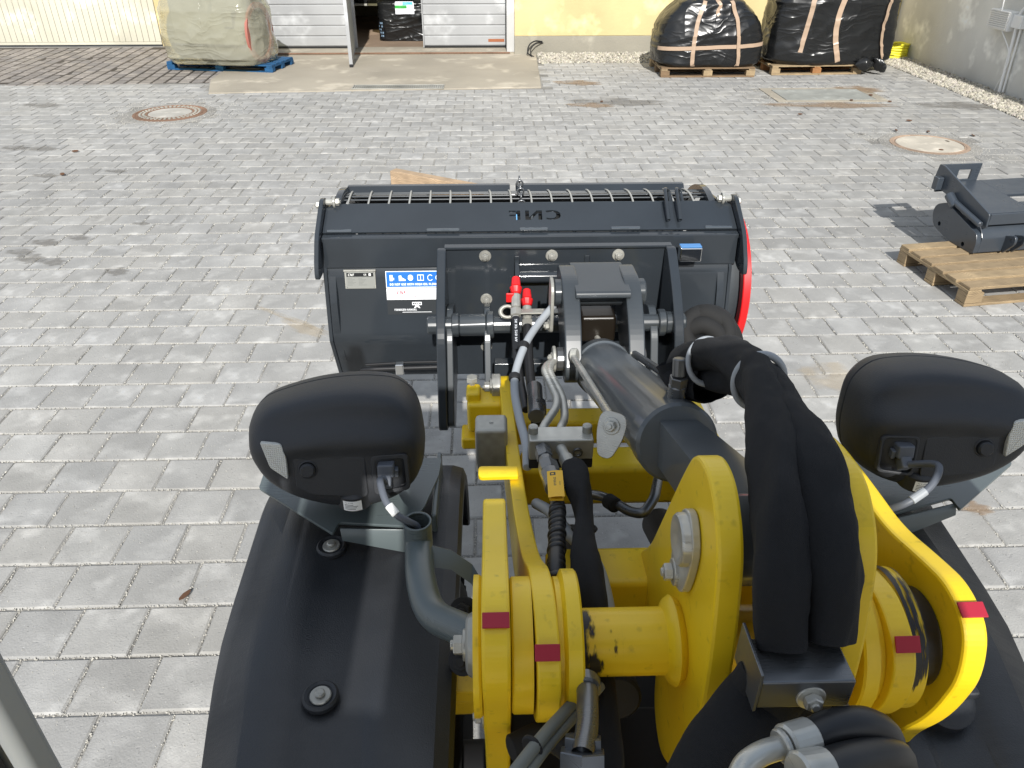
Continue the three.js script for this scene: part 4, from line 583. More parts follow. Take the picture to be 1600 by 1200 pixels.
    g.fillStyle = '#e2e4e6'; g.fillRect(0, 270, w, 196); g.fillStyle = '#c01830'; g.font = 'italic bold 84px sans-serif'; g.fillText('CNF', 170, 374); g.font = '40px sans-serif'; g.fillText('ATTACHMENTS', 520, 366); g.font = 'bold 24px sans-serif'; g.fillText('OFFICIAL DISTRIBUTOR', 310, 424);
    g.fillStyle = '#1d2226'; g.fillRect(0, 474, w, h - 474); g.fillStyle = '#e6e8ea'; g.fillRect(440, 506, 170, 54); g.fillStyle = '#1d2226'; g.fillRect(456, 518, 26, 30); g.fillRect(494, 518, 22, 30); g.fillRect(528, 526, 24, 16); g.fillRect(566, 518, 26, 30); g.fillStyle = '#e6e8ea'; g.beginPath(); g.moveTo(500, 564); g.lineTo(552, 564); g.lineTo(584, 612); g.lineTo(560, 612); g.lineTo(540, 594); g.lineTo(512, 594); g.lineTo(490, 612); g.lineTo(468, 612); g.fill(); g.font = 'bold 46px sans-serif'; g.fillText('FIEBIGER-HANDEL', 120, 654, 800); g.fillRect(260, 676, 520, 8);
  });
  const s0 = shellPt(px2x(640, 422), 423), s1 = shellPt(px2x(640, 490), 491); const sx0 = px2x(604, 455), sx1 = sx0 + 0.195;
  decal('sticker', patch((u, v) => bp(sx0 + u * (sx1 - sx0), s0 + (s1 - s0) * v, fr(s0 + (s1 - s0) * v) + 0.0012), 10, 24), std({ map: st, roughness: 0.75 }), bucket);
  // bright bracket at the right
  { const c = at(1080, 398, 2.49); B('light_bracket', [bx(c.x - 0.036, c.x + 0.036, c.y - 0.026, c.y + 0.022, c.z - 0.035, c.z, 0.004)], M.chrome); B('blue_film', bx(c.x - 0.034, c.x + 0.034, c.y + 0.0225, c.y + 0.025, c.z - 0.034, c.z - 0.004, 0.001), std({ color: lin(0.06, 0.22, 0.5), roughness: 0.3 })); }
  // oil line along the bottom and its clamp
  { const a = at(578, 577, 2.62), b = at(700, 573, 2.60); B('oil_line', [pipe([at(568, 596, 2.66), at(564, 578, 2.64), a, b], 0.008, 0.03, 10), pipe([at(572, 570, 2.66), at(640, 566, 2.64), at(700, 565, 2.62)], 0.005, 0.02, 8)], M.hose); const c = at(625, 576, 2.605); B('line_clamp', [bx(c.x - 0.014, c.x + 0.014, c.y - 0.018, c.y + 0.022, c.z - 0.012, c.z + 0.014, 0.003)], M.chrome); }
  // coil of hose hanging at the right
  const coil = []; for (let i = 0; i < 46; i++) { const a = i / 15 * 6.283; const c = at(1104 + Math.cos(a) * (30 + i * 0.12), 522 + Math.sin(a) * 30 - i * 0.1, 2.40 + 0.05 * Math.sin(a * 0.33) + i * 0.0006); coil.push(c); } B('hose_coil', [...tube(coil, 0.026, 300, 12), ...tube([at(1075, 505, 2.42), at(1100, 490, 2.39), at(1130, 505, 2.39), at(1146, 530, 2.42), at(1140, 560, 2.46)], 0.03, 40, 12), ...tube([at(1060, 520, 2.40), at(1100, 508, 2.37), at(1126, 530, 2.38), at(1120, 570, 2.42)], 0.028, 40, 12)], M.rubber);
  // ------------- coupling frame
  const ap0 = at(697, 388, 2.497), ap1 = at(1042, 388, 2.497); const cz = (py, z) => pf(py, z);
  const pd = (py, d) => [-d, 2.35 - d * Math.tan(32.2 * DEG + Math.atan((py - 600) / 1200))]; const AD = 2.275;
  B('adapter_plate', plateX([pd(386, AD), pd(584, AD), [-AD - 0.018, pd(584, AD)[1]], [-AD - 0.018, pd(386, AD)[1]]], ap0.x, ap1.x, 0.003), M.paintDark);
  B('adapter_lip', plateX([[-AD + 0.010, pd(386, AD)[1] + 0.004], [-AD + 0.010, pd(386, AD)[1] - 0.004], [-AD - 0.018, pd(386, AD)[1] - 0.0], [-AD - 0.018, pd(386, AD)[1] + 0.004]], ap0.x, ap1.x, 0.002, 0.001), M.paintDark);
  const back = V(0, 0, 1);
  for (const [px, py] of [[758, 400], [862, 399], [966, 398], [760, 467], [760, 541]]) B('bolt', bolt(onZ(px, py, -AD), back, 0.0125), M.zinc);
  const bs = []; for (const [px, py] of [[758, 384], [776, 384], [861, 384], [946, 384], [962, 383]]) bs.push(...bolt(at(px, py, 2.50), V(0, 0.9, 0.4), 0.006, false)); B('set_screw', bs, M.zincDull).userData.kind = 'stuff';
  const ear = (xa, xb, top) => plateX([[-AD + 0.03, pd(386, AD)[1] + 0.002, 0.02], [-AD + 0.001, pd(386, AD)[1] + 0.002, 0.01], [-AD + 0.001, pd(570, AD)[1], 0.02], [...cz(668, 2.44), 0.02], [...cz(672, 2.36), 0.02], [...cz(600, 2.33), 0.06], [...cz(520, 2.30), 0.09], [...cz(455, 2.33), 0.10]], xa, xb, 0.02, 0.004);
  const eL = at(690, 480, 2.36).x, eR = at(1056, 470, 2.36).x;
  B('ear_plate', ear(eL - 0.014, eL + 0.014), M.paintDark); B('ear_plate', ear(eR - 0.015, eR + 0.015), M.paintDark);
  for (const px of [705, 763]) { const x = at(px, 600, 2.38).x; B('rib_plate', plateX([[-AD + 0.001, 1.235], [...cz(480, 2.36), 0.03], [...cz(520, 2.33), 0.03], [...cz(665, 2.36), 0.02], [...cz(668, 2.46), 0.02], [-AD + 0.001, 1.02]], x - 0.010, x + 0.010, 0.02), M.paintGrey); }
  { const x = at(1020, 600, 2.38).x; B('rib_plate', plateX([[-AD + 0.001, 1.235], [...cz(480, 2.36), 0.03], [...cz(520, 2.33), 0.03], [...cz(640, 2.36), 0.02], [...cz(650, 2.46), 0.02], [-AD + 0.001, 1.02]], x - 0.012, x + 0.012, 0.02), M.paintGrey); }
  { const x = at(940, 600, 2.40).x; B('rib_plate', plateX([[-AD + 0.001, 1.235], [...cz(490, 2.40), 0.03], [...cz(620, 2.40), 0.02], [...cz(630, 2.46), 0.02], [-AD + 0.001, 1.04]], x - 0.012, x + 0.012, 0.02), M.paintGrey); }
  const tp = pf(507, 2.36); const axis = x => V(x, tp[1], tp[0]);
  B('cross_pin', [cylAB(axis(at(668, 507, 2.36).x), axis(at(1072, 507, 2.36).x), 0.027, 0.004, 28)], M.paintGrey);
  const col = []; for (const [p, q, r] of [[706, 718, 0.036], [718, 760, 0.034], [760, 772, 0.042], [1028, 1040, 0.042], [1040, 1052, 0.034]]) col.push(cylAB(axis(at(p, 507, 2.36).x), axis(at(q, 507, 2.36).x - 0.0005), r, 0.003, 28)); B('pin_collar', col, M.paintGrey);
  { const p = pf(433, 2.44), xa = at(805, 433, 2.44).x, xb = at(905, 433, 2.44).x; B('stiffener_tube', cylAB(V(xa, p[1], p[0]), V(xb, p[1], p[0]), 0.019, 0.003, 20), M.paintDark); const x = at(808, 420, 2.44).x; B('stiffener_rib', plateX([[-AD + 0.001, 1.40], [...cz(398, 2.45), 0.02], [...cz(450, 2.40), 0.03], [...cz(500, 2.42), 0.02], [-AD + 0.001, 1.20]], x - 0.008, x + 0.008, 0.01), M.paintDark); const x2 = at(918, 420, 2.44).x; B('stiffener_rib', plateX([[-AD + 0.001, 1.40], [...cz(398, 2.46), 0.02], [...cz(450, 2.42), 0.03], [-AD + 0.001, 1.20]], x2 - 0.008, x2 + 0.008, 0.01), M.paintDark); }
  { const p = pf(572, 2.46); const xa = at(772, 572, 2.46).x, xb = at(1015, 572, 2.46).x; B('lower_bar', bx(xa, xb, p[1] - 0.03, p[1] + 0.02, p[0] - 0.02, p[0] + 0.02), M.paintDark); }
  B('pin_bolt', bolt(axis(at(1071, 508, 2.36).x), V(1, 0, 0.3), 0.010), M.zinc);
  // quick couplings with red caps
  const cpl = (px, py, z, px2, py2, z2) => { const a = at(px, py, z), b = at(px2, py2, z2); const d = b.clone().sub(a).normalize(); const k = B('red_coupling', [cylAB(a, a.clone().addScaledVector(d, 0.032), 0.012, 0.003, 20, 0.015), cylAB(a.clone().addScaledVector(d, 0.0322), a.clone().addScaledVector(d, 0.055), 0.019, 0.003, 20, 0.015)], M.red, 'red cap on the hydraulic coupling'); wpart('coupling_body', [cylAB(a.clone().addScaledVector(d, 0.0555), a.clone().addScaledVector(d, 0.10), 0.014, 0.003, 20), cylAB(a.clone().addScaledVector(d, 0.10), a.clone().addScaledVector(d, 0.125), 0.017, 0.003, 6), cylAB(a.clone().addScaledVector(d, 0.125), b, 0.012, 0.002, 14)], M.zinc, k); };
  cpl(806, 433, 2.30, 806, 500, 2.26); cpl(823, 452, 2.34, 824, 515, 2.30);
  { const c = at(797, 468, 2.28), d = at(826, 462, 2.28); B('red_cap_tab', [box(0.024, 0.03, 0.006, c.x, c.y + 0.006, c.z, 0.003).translate(0, 0, 0)], M.red); const pt = at(802, 487, 2.29); B('coupling_plate', [new THREE.TorusGeometry(0.021, 0.007, 10, 24).scale(1, 0.8, 1).rotateX(-0.6).translate(at(793, 487, 2.29).x, pt.y, pt.z), box(0.13, 0.005, 0.03, at(838, 485, 2.29).x, pt.y, pt.z, 0.002).rotateZ(0), new THREE.TorusGeometry(0.018, 0.006, 10, 24).scale(1, 0.8, 1).rotateX(-0.6).translate(at(993, 490, 2.29).x, pt.y, pt.z)], M.zincDull); }
}
// ------------------------------------------------------------------ the wheel loader
const loader = thing('wheel_loader', 'yellow compact wheel loader seen from its cab, boom holding the mixing bucket', 'wheel loader', V(0.32, 0, 0.2));
{
  M.conduit = std({ color: lin(0.15, 0.16, 0.145), roughness: 0.55 });
  const P = (n, g, m, parent = loader, l) => wpart(n, g, m, parent, l);
  const PVd = 0.76, PVy = 1.415; const pv = x => V(x, PVy, -PVd);
  const q = (d, y, r) => r === undefined ? [-d, y] : [-d, y, r];
  const Xm = V(1, 0, 0);
  // ---- boom: two plates, torque tube, cross members
  const boomPts = [q(1.985, 1.13, 0.05), q(1.94, 1.155, 0.04), q(1.52, 1.204, 0.2), q(1.21, 1.275, 0.2), q(0.97, 1.38, 0.15), q(0.83, 1.50, 0.06), q(0.74, 1.525, 0.06), q(0.66, 1.49, 0.06), q(0.645, 1.41, 0.06), q(0.68, 1.33, 0.06), q(0.78, 1.29, 0.06), q(1.0, 1.22, 0.1), q(1.2, 1.11, 0.1), q(1.5, 1.05, 0.1), q(1.85, 0.95, 0.06), q(1.97, 0.99, 0.06)];
  const shear = (g, k, z0 = -PVd) => { const p = g.attributes.position; for (let i = 0; i < p.count; i++) p.setX(i, p.getX(i) + k * (z0 - p.getZ(i))); g.computeVertexNormals; return g; };
  const armL = P('boom_arm', shear(plateX(boomPts, 0.050, 0.082, 0.03, 0.003), -0.030), M.yellow);
  const armR = P('boom_arm', shear(plateX(boomPts, 0.535, 0.567, 0.03, 0.003), 0.003), M.yellow);
  P('torque_tube', [cylAB(pv(0.085), pv(0.534), 0.049, 0.003, 40), latheAB([[0.049, 0], [0.060, 0.006], [0.066, 0.014], [0.060, 0.024], [0.049, 0.03]], pv(0.245), Xm, 40, 1)], M.yellow);
  P('cross_web', bx(0.092, 0.532, 1.20, 1.318, -1.06, -0.965, 0.012), M.yellow);
  P('cross_beam', bx(0.062, 0.537, 1.085, 1.205, -1.53, -1.435, 0.018), M.yellow);
  P('front_cross_beam', bx(0.045, 0.535, 1.03, 1.11, -1.84, -1.76, 0.012), M.yellow);
  // hub rings round the pivot
  const hub = (xa, sgn) => latheAB([[0.05, 0], [0.104, 0], [0.107, 0.003], [0.107, 0.022], [0.096, 0.027], [0.096, 0.034], [0.088, 0.04], [0.086, 0.052], [0.078, 0.056], [0.05, 0.056]], pv(xa), V(sgn, 0, 0), 56, 0.6);
  P('pivot_hub', hub(0.118, -1).translate(0, 0, 0), M.yellow, armL); P('pivot_hub', latheAB([[0.05, 0], [0.094, 0], [0.097, 0.003], [0.097, 0.03], [0.05, 0.03]], pv(0.019), Xm, 56), M.yellow, armL);
  P('pivot_hub', hub(0.50, 1), M.yellow, armR); P('pivot_hub', latheAB([[0.05, 0], [0.098, 0], [0.101, 0.003], [0.101, 0.022], [0.05, 0.022]], pv(0.569), Xm, 56), M.yellow, armR);
  P('seal_ring', cylAB(pv(-0.001), pv(0.018), 0.088, 0.002, 40), M.grease); P('seal_ring', cylAB(pv(0.5915), pv(0.629), 0.072, 0.002, 40), M.grease);
  // grease smears: irregular films hugging the tube and the plates
  { const al = (sd, k) => { const t = dataTex(256, (u, v) => { const n = tf(u, v, 6, 5, sd); return Math.max(0, Math.min(1, (n - 0.40 - k * u + 0.20 - Math.pow(Math.abs(v - 0.5) * 2, 4) * 0.5) * 7)); }, false, 1); t.repeat.set(1, 1); return t; };
    const gm = (sd, k) => std({ color: lin(0.014, 0.010, 0.007), roughness: 0.42, transparent: true, alphaMap: al(sd, k), depthWrite: false, side: THREE.DoubleSide });
    decal('grease_smear', patch((u, v) => { const a = (125 - 175 * v) * DEG; return V(0.119 + 0.06 * u, PVy + 0.0502 * Math.sin(a), -PVd + 0.0502 * Math.cos(a)); }, 10, 28), gm(401, 0.62), loader);
    decal('grease_smear', patch((u, v) => { const a = (130 - 110 * v) * DEG; return V(0.4995 - 0.025 * u, PVy + 0.0915 * Math.sin(a), -PVd + 0.0915 * Math.cos(a)); }, 6, 28), gm(431, 0.5), loader);
    decal('grease_smear', patch((u, v) => { const a = (140 - 140 * v) * DEG; return V(0.569 + 0.021 * u, PVy + 0.1035 * Math.sin(a), -PVd + 0.1035 * Math.cos(a)); }, 6, 28), gm(433, 0.25), loader);
    const r = rng(19), g = []; const c = at(843, 921, 1.118); for (let i = 0; i < 22; i++) { const s = 0.002 + 0.004 * r(); g.push(new THREE.IcosahedronGeometry(s, 1).scale(1.3, 0.8, 1).translate(c.x + (r() - 0.5) * 0.03, c.y + (r() - 0.5) * 0.012, c.z + (r() - 0.5) * 0.014)); }
    P('grease_lump', g, M.grease).userData.kind = 'stuff'; }
  // ---- tower ears for the tilt cylinder
  const earPts = [q(1.05, 1.20, 0.03), q(1.045, 1.318, 0.02), q(0.985, 1.39, 0.10), q(0.862, 1.65, 0.06), q(0.82, 1.725, 0.05), q(0.745, 1.738, 0.05), q(0.675, 1.685, 0.05), q(0.64, 1.56, 0.12), q(0.625, 1.40, 0.10), q(0.66, 1.22, 0.08), q(0.76, 1.13, 0.05), q(0.83, 1.16, 0.04), q(0.86, 1.28, 0.05)];
  const tw = P('tilt_tower', plateX(earPts, 0.270, 0.304, 0.03, 0.005), M.yellow); P('tilt_tower', plateX(earPts, 0.437, 0.470, 0.03, 0.005), M.yellow);
  const pin = [-0.765, 1.612];
  P('tower_web', bx(0.305, 0.436, 1.30, 1.42, -1.03, -1.005, 0.004), M.yellow);
  // pin with its flag plate and bolt
  { const c = V(0.269, pin[1], pin[0]); const pl = []; const outline = [[pin[0] - 0.035, pin[1] + 0.03, 0.03], [pin[0], pin[1] + 0.052, 0.03], [pin[0] + 0.038, pin[1] + 0.02, 0.03], [pin[0] + 0.036, pin[1] - 0.03, 0.03], [pin[0] + 0.02, pin[1] - 0.085, 0.02], [pin[0] - 0.025, pin[1] - 0.105, 0.02], [pin[0] - 0.055, pin[1] - 0.08, 0.02], [pin[0] - 0.045, pin[1] - 0.03, 0.03]];
    const f = P('pin_flag', plateX(outline, 0.257, 0.269, 0.02, 0.002), M.zinc); P('pin_head', latheAB([[0, 0.007], [0.022, 0.0075], [0.029, 0.012], [0.034, 0.012], [0.037, 0.008], [0.037, 0.0], [0, 0]], V(0.257, pin[1] + 0.002, pin[0]), V(-1, 0, 0), 36, 0.9), M.zinc, f); P('bolt', bolt(V(0.256, pin[1] - 0.078, pin[0] - 0.018), V(-1, 0, 0), 0.013), M.zinc, f);
    P('pivot_pin', cylAB(V(0.3045, pin[1], pin[0]), V(0.4365, pin[1], pin[0]), 0.03, 0.003, 28), M.steel); }
  // ---- tilt cylinder
  const E = V(0.371, pin[1], pin[0]); const cr = at(1056, 690, 1.42), cf = at(938, 572, 2.10); const ax = cf.clone().sub(cr).normalize();
  { const R = 0.077; const cy = P('tilt_cylinder', [latheAB([[0, -0.012], [R - 0.006, -0.012], [R, -0.006], [R, 0.04], [R - 0.0035, 0.043], [R - 0.0035, cf.distanceTo(cr) - 0.05], [R + 0.001, cf.distanceTo(cr) - 0.045], [R + 0.001, cf.distanceTo(cr) - 0.006], [R - 0.008, cf.distanceTo(cr)], [0, cf.distanceTo(cr)]], cr, ax, 56, 0.5)], M.cylinder);
    P('piston_rod', cylAB(cf.clone().addScaledVector(ax, -0.01), cf.clone().addScaledVector(ax, 0.2), 0.028, 0.003, 24), M.chrome, cy);
    // wedge-shaped base and eye
    const sd = V(1, 0, 0).addScaledVector(ax, -ax.x).normalize(), u2 = ax.clone().cross(sd).normalize(); if (u2.y < 0) u2.negate(); const ring = (c, a, b) => { const o = []; for (const [i, j] of [[-1, -1], [1, -1], [1, 1], [-1, 1]]) o.push(c.clone().addScaledVector(sd, i * a).addScaledVector(u2, j * b)); return o; };
    const b0 = cr.clone().addScaledVector(ax, 0.01); P('cylinder_base', [toCreasedNormals(loft([ring(b0, 0.034, 0.044), ring(cr.clone().addScaledVector(ax, -0.06), 0.038, 0.043), ring(E.clone().addScaledVector(ax, 0.06), 0.050, 0.043), ring(E.clone().addScaledVector(ax, -0.02), 0.050, 0.04)]), 0.3), cylAB(V(0.314, E.y, E.z), V(0.428, E.y, E.z), 0.062, 0.004, 36)], M.cylinder, cy);
    // oil port on top near the rear
    const pp = at(1056, 625, 1.44); P('oil_port', [cylAB(pp, pp.clone().add(V(0, 0.035, 0)), 0.017, 0.003, 20), hexAB(pp.clone().add(V(0, 0.03, 0)), V(0, 1, 0), 0.017, 0.022), cylAB(pp.clone().add(V(0, 0.052, 0)), pp.clone().add(V(0.0, 0.085, -0.01)), 0.013, 0.002, 16)], M.steel, cy);
  }
  // zinc rod along the cylinder with its clip and eye plate
  { const a = at(895, 556, 2.02), b = at(962, 664, 1.44); const g = P('guide_rod', [cylAB(a, b, 0.0085, 0.001, 16)], M.zinc); P('rod_clip', [cylAB(a.clone().add(V(-0.004, 0, 0)), a.clone().add(V(0.012, 0.004, 0.006)), 0.02, 0.003, 20)], M.zincDull, g);
    const s = pf(668, 1.42); const X = at(958, 668, 1.42).x; const en = V(-0.45, 0.45, 0.77).normalize(), es = V(0, 1, 0).cross(en).normalize(), et = en.clone().cross(es); const eg = extr(roundShape([[-0.026, 0.026, 0.025], [0.026, 0.026, 0.025], [0.028, -0.016, 0.03], [0.012, -0.062, 0.012], [-0.014, -0.062, 0.012], [-0.028, -0.012, 0.03]], 0.02), 0.006, 0.001); eg.applyMatrix4(new THREE.Matrix4().makeBasis(es, et, en)); eg.translate(X, s[1], s[0]); P('eye_plate', eg, M.zinc, g); P('bolt', bolt(V(X, s[1], s[0]).addScaledVector(en, 0.006), en, 0.0105), M.zinc, g);
    P('feed_pipe', pipe([at(925, 516, 2.22), at(938, 535, 2.16), at(905, 547, 2.10), at(893, 556, 2.06)], 0.008, 0.02), M.zinc); P('pipe_nut', hexAB(at(923, 512, 2.22), V(0, 1, 0.3), 0.014, 0.03), M.zincDull);
    P('return_pipe', pipe([at(990, 552, 2.05), at(1060, 598, 1.56), at(1063, 612, 1.47)], 0.0095, 0.02), M.steel); P('pipe_nut', hexAB(at(989, 560, 2.06), V(0.2, 1, 0.3), 0.02, 0.03), M.zincDull); }
  // ---- tilt lever at the boom head
  { const xs = [at(878, 470, 2.10).x, at(904, 470, 2.10).x, at(975, 470, 2.10).x, at(1000, 470, 2.10).x];
    const lp = [[...pf(424, 2.26), 0.05], [...pf(412, 2.20), 0.05], [...pf(440, 2.08), 0.05], [...pf(500, 2.03), 0.06], [...pf(590, 2.02), 0.05], [...pf(604, 2.08), 0.04], [...pf(560, 2.16), 0.06], [...pf(490, 2.24), 0.06]];
    const lv = P('tilt_lever', [plateX(lp, xs[0], xs[1], 0.03, 0.004)], M.paintGrey); P('tilt_lever', [plateX(lp, xs[2], xs[3], 0.03, 0.004)], M.paintGrey);
    const A = pf(413, 2.21), Bq = pf(462, 2.045); const cover = [[A[0] - 0.02, A[1] - 0.012], [A[0], A[1] + 0.006, 0.02], [Bq[0], Bq[1] + 0.006, 0.01], [Bq[0] + 0.004, Bq[1] - 0.012], [A[0], A[1] - 0.012]];
    P('lever_cover', plateX(cover, xs[1] - 0.012, xs[2] + 0.012, 0.008, 0.002), M.paintGrey);
    const c1 = pf(458, 2.13), c2 = pf(562, 2.09); P('lever_pin', cylAB(V(xs[0] - 0.02, c1[1], c1[0]), V(xs[3] + 0.02, c1[1], c1[0]), 0.037, 0.004, 28), M.paintGrey); P('lever_pin', cylAB(V(xs[0] - 0.02, c2[1], c2[0]), V(xs[3] + 0.01, c2[1], c2[0]), 0.032, 0.004, 28), M.steel);
    P('pin_washer', [plateX([[c1[0] - 0.04, c1[1] + 0.04, 0.035], [c1[0] + 0.04, c1[1] + 0.04, 0.035], [c1[0] + 0.045, c1[1] - 0.04, 0.03], [c1[0] + 0.035, c1[1] - 0.11, 0.02], [c1[0] - 0.0, c1[1] - 0.12, 0.02], [c1[0] - 0.04, c1[1] - 0.04, 0.03]], xs[0] - 0.03, xs[0] - 0.021, 0.02, 0.002), ...bolt(V(xs[0] - 0.03, c1[1] - 0.095, c1[0] + 0.015), V(-1, 0, 0.2), 0.011)], M.zincDull, lv); P('pin_washer', [cylAB(V(xs[0] - 0.029, c2[1], c2[0]), V(xs[0] - 0.0205, c2[1], c2[0]), 0.036, 0.002, 28), ...bolt(V(xs[0] - 0.029, c2[1] + 0.005, c2[0]), V(-1, 0, 0.2), 0.009)], M.zincDull, lv);
    P('rod_yoke', [bx(xs[1] + 0.012, xs[2] - 0.012, pf(500, 2.2)[1] - 0.05, pf(480, 2.2)[1], pf(500, 2.2)[0] - 0.03, pf(500, 2.2)[0] + 0.05, 0.01)], M.grease); }
  // ---- boom head: yellow coupler bits, bolts, zinc box
  { const b0 = at(757, 640, 2.22); const hd = P('coupler_lug', [bx(b0.x - 0.05, b0.x + 0.055, b0.y - 0.07, b0.y + 0.03, b0.z - 0.08, b0.z + 0.02, 0.012), bx(b0.x - 0.052, b0.x - 0.01, b0.y + 0.02, b0.y + 0.055, b0.z - 0.06, b0.z - 0.0, 0.01)], M.yellow); const t = at(738, 606, 2.24); P('stop_bolt', [hexAB(t.clone().add(V(0, -0.045, 0)), V(0, 1, 0), 0.016, 0.02), cylAB(t.clone().add(V(0, -0.03, 0)), t.clone().add(V(0, 0.03, 0)), 0.009, 0.001, 14), hexAB(t.clone().add(V(0, 0.022, 0)), V(0, 1, 0), 0.017, 0.016)], M.zincDull, hd);
    P('coupler_foot', [bx(b0.x - 0.07, b0.x + 0.06, b0.y - 0.13, b0.y - 0.09, b0.z - 0.06, b0.z + 0.02, 0.008)], M.yellow);
    const w = at(775, 606, 2.26); P('pivot_bolt', [cylAB(V(0.02, w.y, w.z), V(-0.006, w.y, w.z), 0.042, 0.003, 28), ...bolt(V(-0.006, w.y, w.z), V(-1, 0, 0), 0.018)], M.zinc, armL);
    const c = at(768, 690, 1.93); const bxg = P('sensor_box', [bx(c.x - 0.040, c.x + 0.040, c.y - 0.085, c.y + 0.055, c.z - 0.045, c.z + 0.03, 0.010)], M.zincDull); P('box_screw', bolt(V(c.x, c.y + 0.0555, c.z - 0.005), V(0, 1, 0), 0.006, false), M.zinc, bxg);
    const tb = at(775, 742, 1.74); const tab = roundShape([[-0.04, -0.018, 0.012], [0.05, -0.016, 0.003], [0.05, 0.016, 0.003], [-0.04, 0.018, 0.012]], 0.01); const hl = new THREE.Path(); hl.absarc(-0.02, 0, 0.009, 0, 6.283, true); tab.holes.push(hl); P('lug_tab', extr(tab, 0.012, 0.002).rotateX(-Math.PI / 2 + 0.12).translate(tb.x, tb.y, tb.z), M.yellow, armL); }
  // ---- manifold and pipes
  { const a = at(826, 700, 1.66), b = at(926, 700, 1.66); const m = P('manifold', bx(a.x, b.x, a.y - 0.02, a.y + 0.032, a.z - 0.035, a.z + 0.018, 0.004), M.zinc); P('rubber_pad', bx(a.x, b.x, a.y - 0.045, a.y - 0.0205, a.z - 0.035, a.z + 0.016, 0.003), M.rubber, m);
    for (const px of [833, 917]) { const s = at(px, 681, 1.66); P('cap_screw', [cylAB(V(s.x, a.y + 0.030, a.z - 0.012), V(s.x, a.y + 0.05, a.z - 0.012), 0.0105, 0.002, 18), cylAB(V(s.x, a.y + 0.0502, a.z - 0.012), V(s.x, a.y + 0.0506, a.z - 0.012), 0.005, 0.0001, 6)], M.zincDull, m); }
    const o = at(903, 700, 1.64); P('port_plug', [new THREE.TorusGeometry(0.009, 0.003, 8, 20).translate(o.x, a.y + 0.0, a.z + 0.019)], M.steel, m);
    P('steel_pipe', pipe([at(846, 685, 1.69), at(848, 668, 1.72), at(874, 630, 1.82), at(848, 574, 2.02), at(870, 560, 2.1)], 0.0095, 0.05), M.zinc); P('steel_pipe', pipe([at(872, 684, 1.69), at(876, 668, 1.72), at(883, 655, 1.78), at(880, 622, 1.86), at(856, 576, 2.02), at(872, 556, 2.1)], 0.0095, 0.05), M.zinc);
    // fitting and the two hoses that leave towards the cab
    const f = [at(847, 702, 1.63), at(868, 764, 1.49)]; const fd = f[1].clone().sub(f[0]); const L = fd.length(); fd.normalize(); const k = s => f[0].clone().addScaledVector(fd, s * L);
    const hs = P('hydraulic_hose', tube([k(0.98), at(872, 800, 1.40), at(870, 850, 1.31), at(868, 900, 1.24), at(876, 980, 1.2), at(880, 1060, 1.2)], 0.0135, 60, 14), M.hose); P('hose_fitting', [hexAB(k(0), fd, 0.0175, L * 0.25), cylAB(k(0.25), k(0.42), 0.014, 0.002, 18), hexAB(k(0.40), fd, 0.021, L * 0.22), cylAB(k(0.62), k(1.0), 0.0205, 0.003, 22)], M.steel, hs);
    const wr = []; const hc = new THREE.CatmullRomCurve3([at(871, 795, 1.41), at(870, 850, 1.31), at(868, 905, 1.235)]); for (let i = 0; i < 15; i++) { const u = i / 14, p = hc.getPointAt(u), t = hc.getTangentAt(u); const g = new THREE.TorusGeometry(0.0125 + 0.0012 * Math.sin(i * 2.3), 0.0038, 8, 20).scale(1, 1, 1.5); g.applyQuaternion(new THREE.Quaternion().setFromUnitVectors(V(0, 0, 1), t.clone().add(V(0.25, 0, 0)).normalize())); g.translate(p.x, p.y, p.z); wr.push(g); } P('spiral_guard', wr, M.hose, hs);
    const tg = canvasTex(96, 224, (g, w, h) => { g.fillStyle = '#e3b012'; g.fillRect(0, 0, w, h); g.fillStyle = '#1a1a1a'; g.fillRect(18, 14, 34, 28); g.fillStyle = '#e3b012'; g.fillRect(26, 22, 16, 12); g.fillStyle = '#1a1a1a'; g.save(); g.translate(52, 132); g.rotate(-Math.PI / 2); g.font = 'bold 22px sans-serif'; g.fillText('019542', 0, 0); g.font = '12px sans-serif'; g.fillText('weber', 4, 26); g.restore(); });
    const t0 = at(867, 741, 1.478), t1 = at(870, 782, 1.40); const tv = t1.clone().sub(t0); P('hose_tag', [orient(box(0.026, tv.length(), 0.003, 0, tv.length() / 2, 0, 0.001), t0, t1)], std({ color: lin(0.72, 0.42, 0.01), roughness: 0.5 }), hs); { const n = camera.position.clone().sub(t0).normalize(); const sd = tv.clone().normalize().cross(n).normalize(); const nn = sd.clone().cross(tv.clone().normalize()).normalize(); const m = decal('tag_print', patch((u, v) => t0.clone().addScaledVector(tv, v).addScaledVector(sd, (u - 0.5) * -0.03).addScaledVector(nn, 0.006 + 0.003 * Math.cos((u - 0.5) * 2)), 6, 2), std({ map: tg, roughness: 0.5, side: THREE.DoubleSide }), hs); }
    const sl = P('hose_sleeve', sleeve([at(893, 722, 1.60), at(905, 760, 1.50), at(912, 812, 1.39), at(912, 860, 1.30), at(922, 910, 1.24), at(932, 960, 1.2), at(940, 1040, 1.18), at(945, 1120, 1.12), at(948, 1210, 1.06)], u => u < 0.04 ? 0.014 + u * 0.2 : 0.021 + 0.0045 * Math.sin(u * 14), 0.22, 3, 90), M.cloth); P('hose_stub', [cylAB(at(876, 700, 1.64), at(890, 728, 1.585), 0.012, 0.002, 16), cylAB(at(884, 716, 1.605), at(891, 731, 1.575), 0.016, 0.002, 16)], M.zincDull, sl);
    P('wire_tie', [new THREE.TorusGeometry(0.0205, 0.0035, 6, 24).rotateX(Math.PI / 2 - 0.4).translate(...at(913, 826, 1.37).toArray())], M.black, sl);
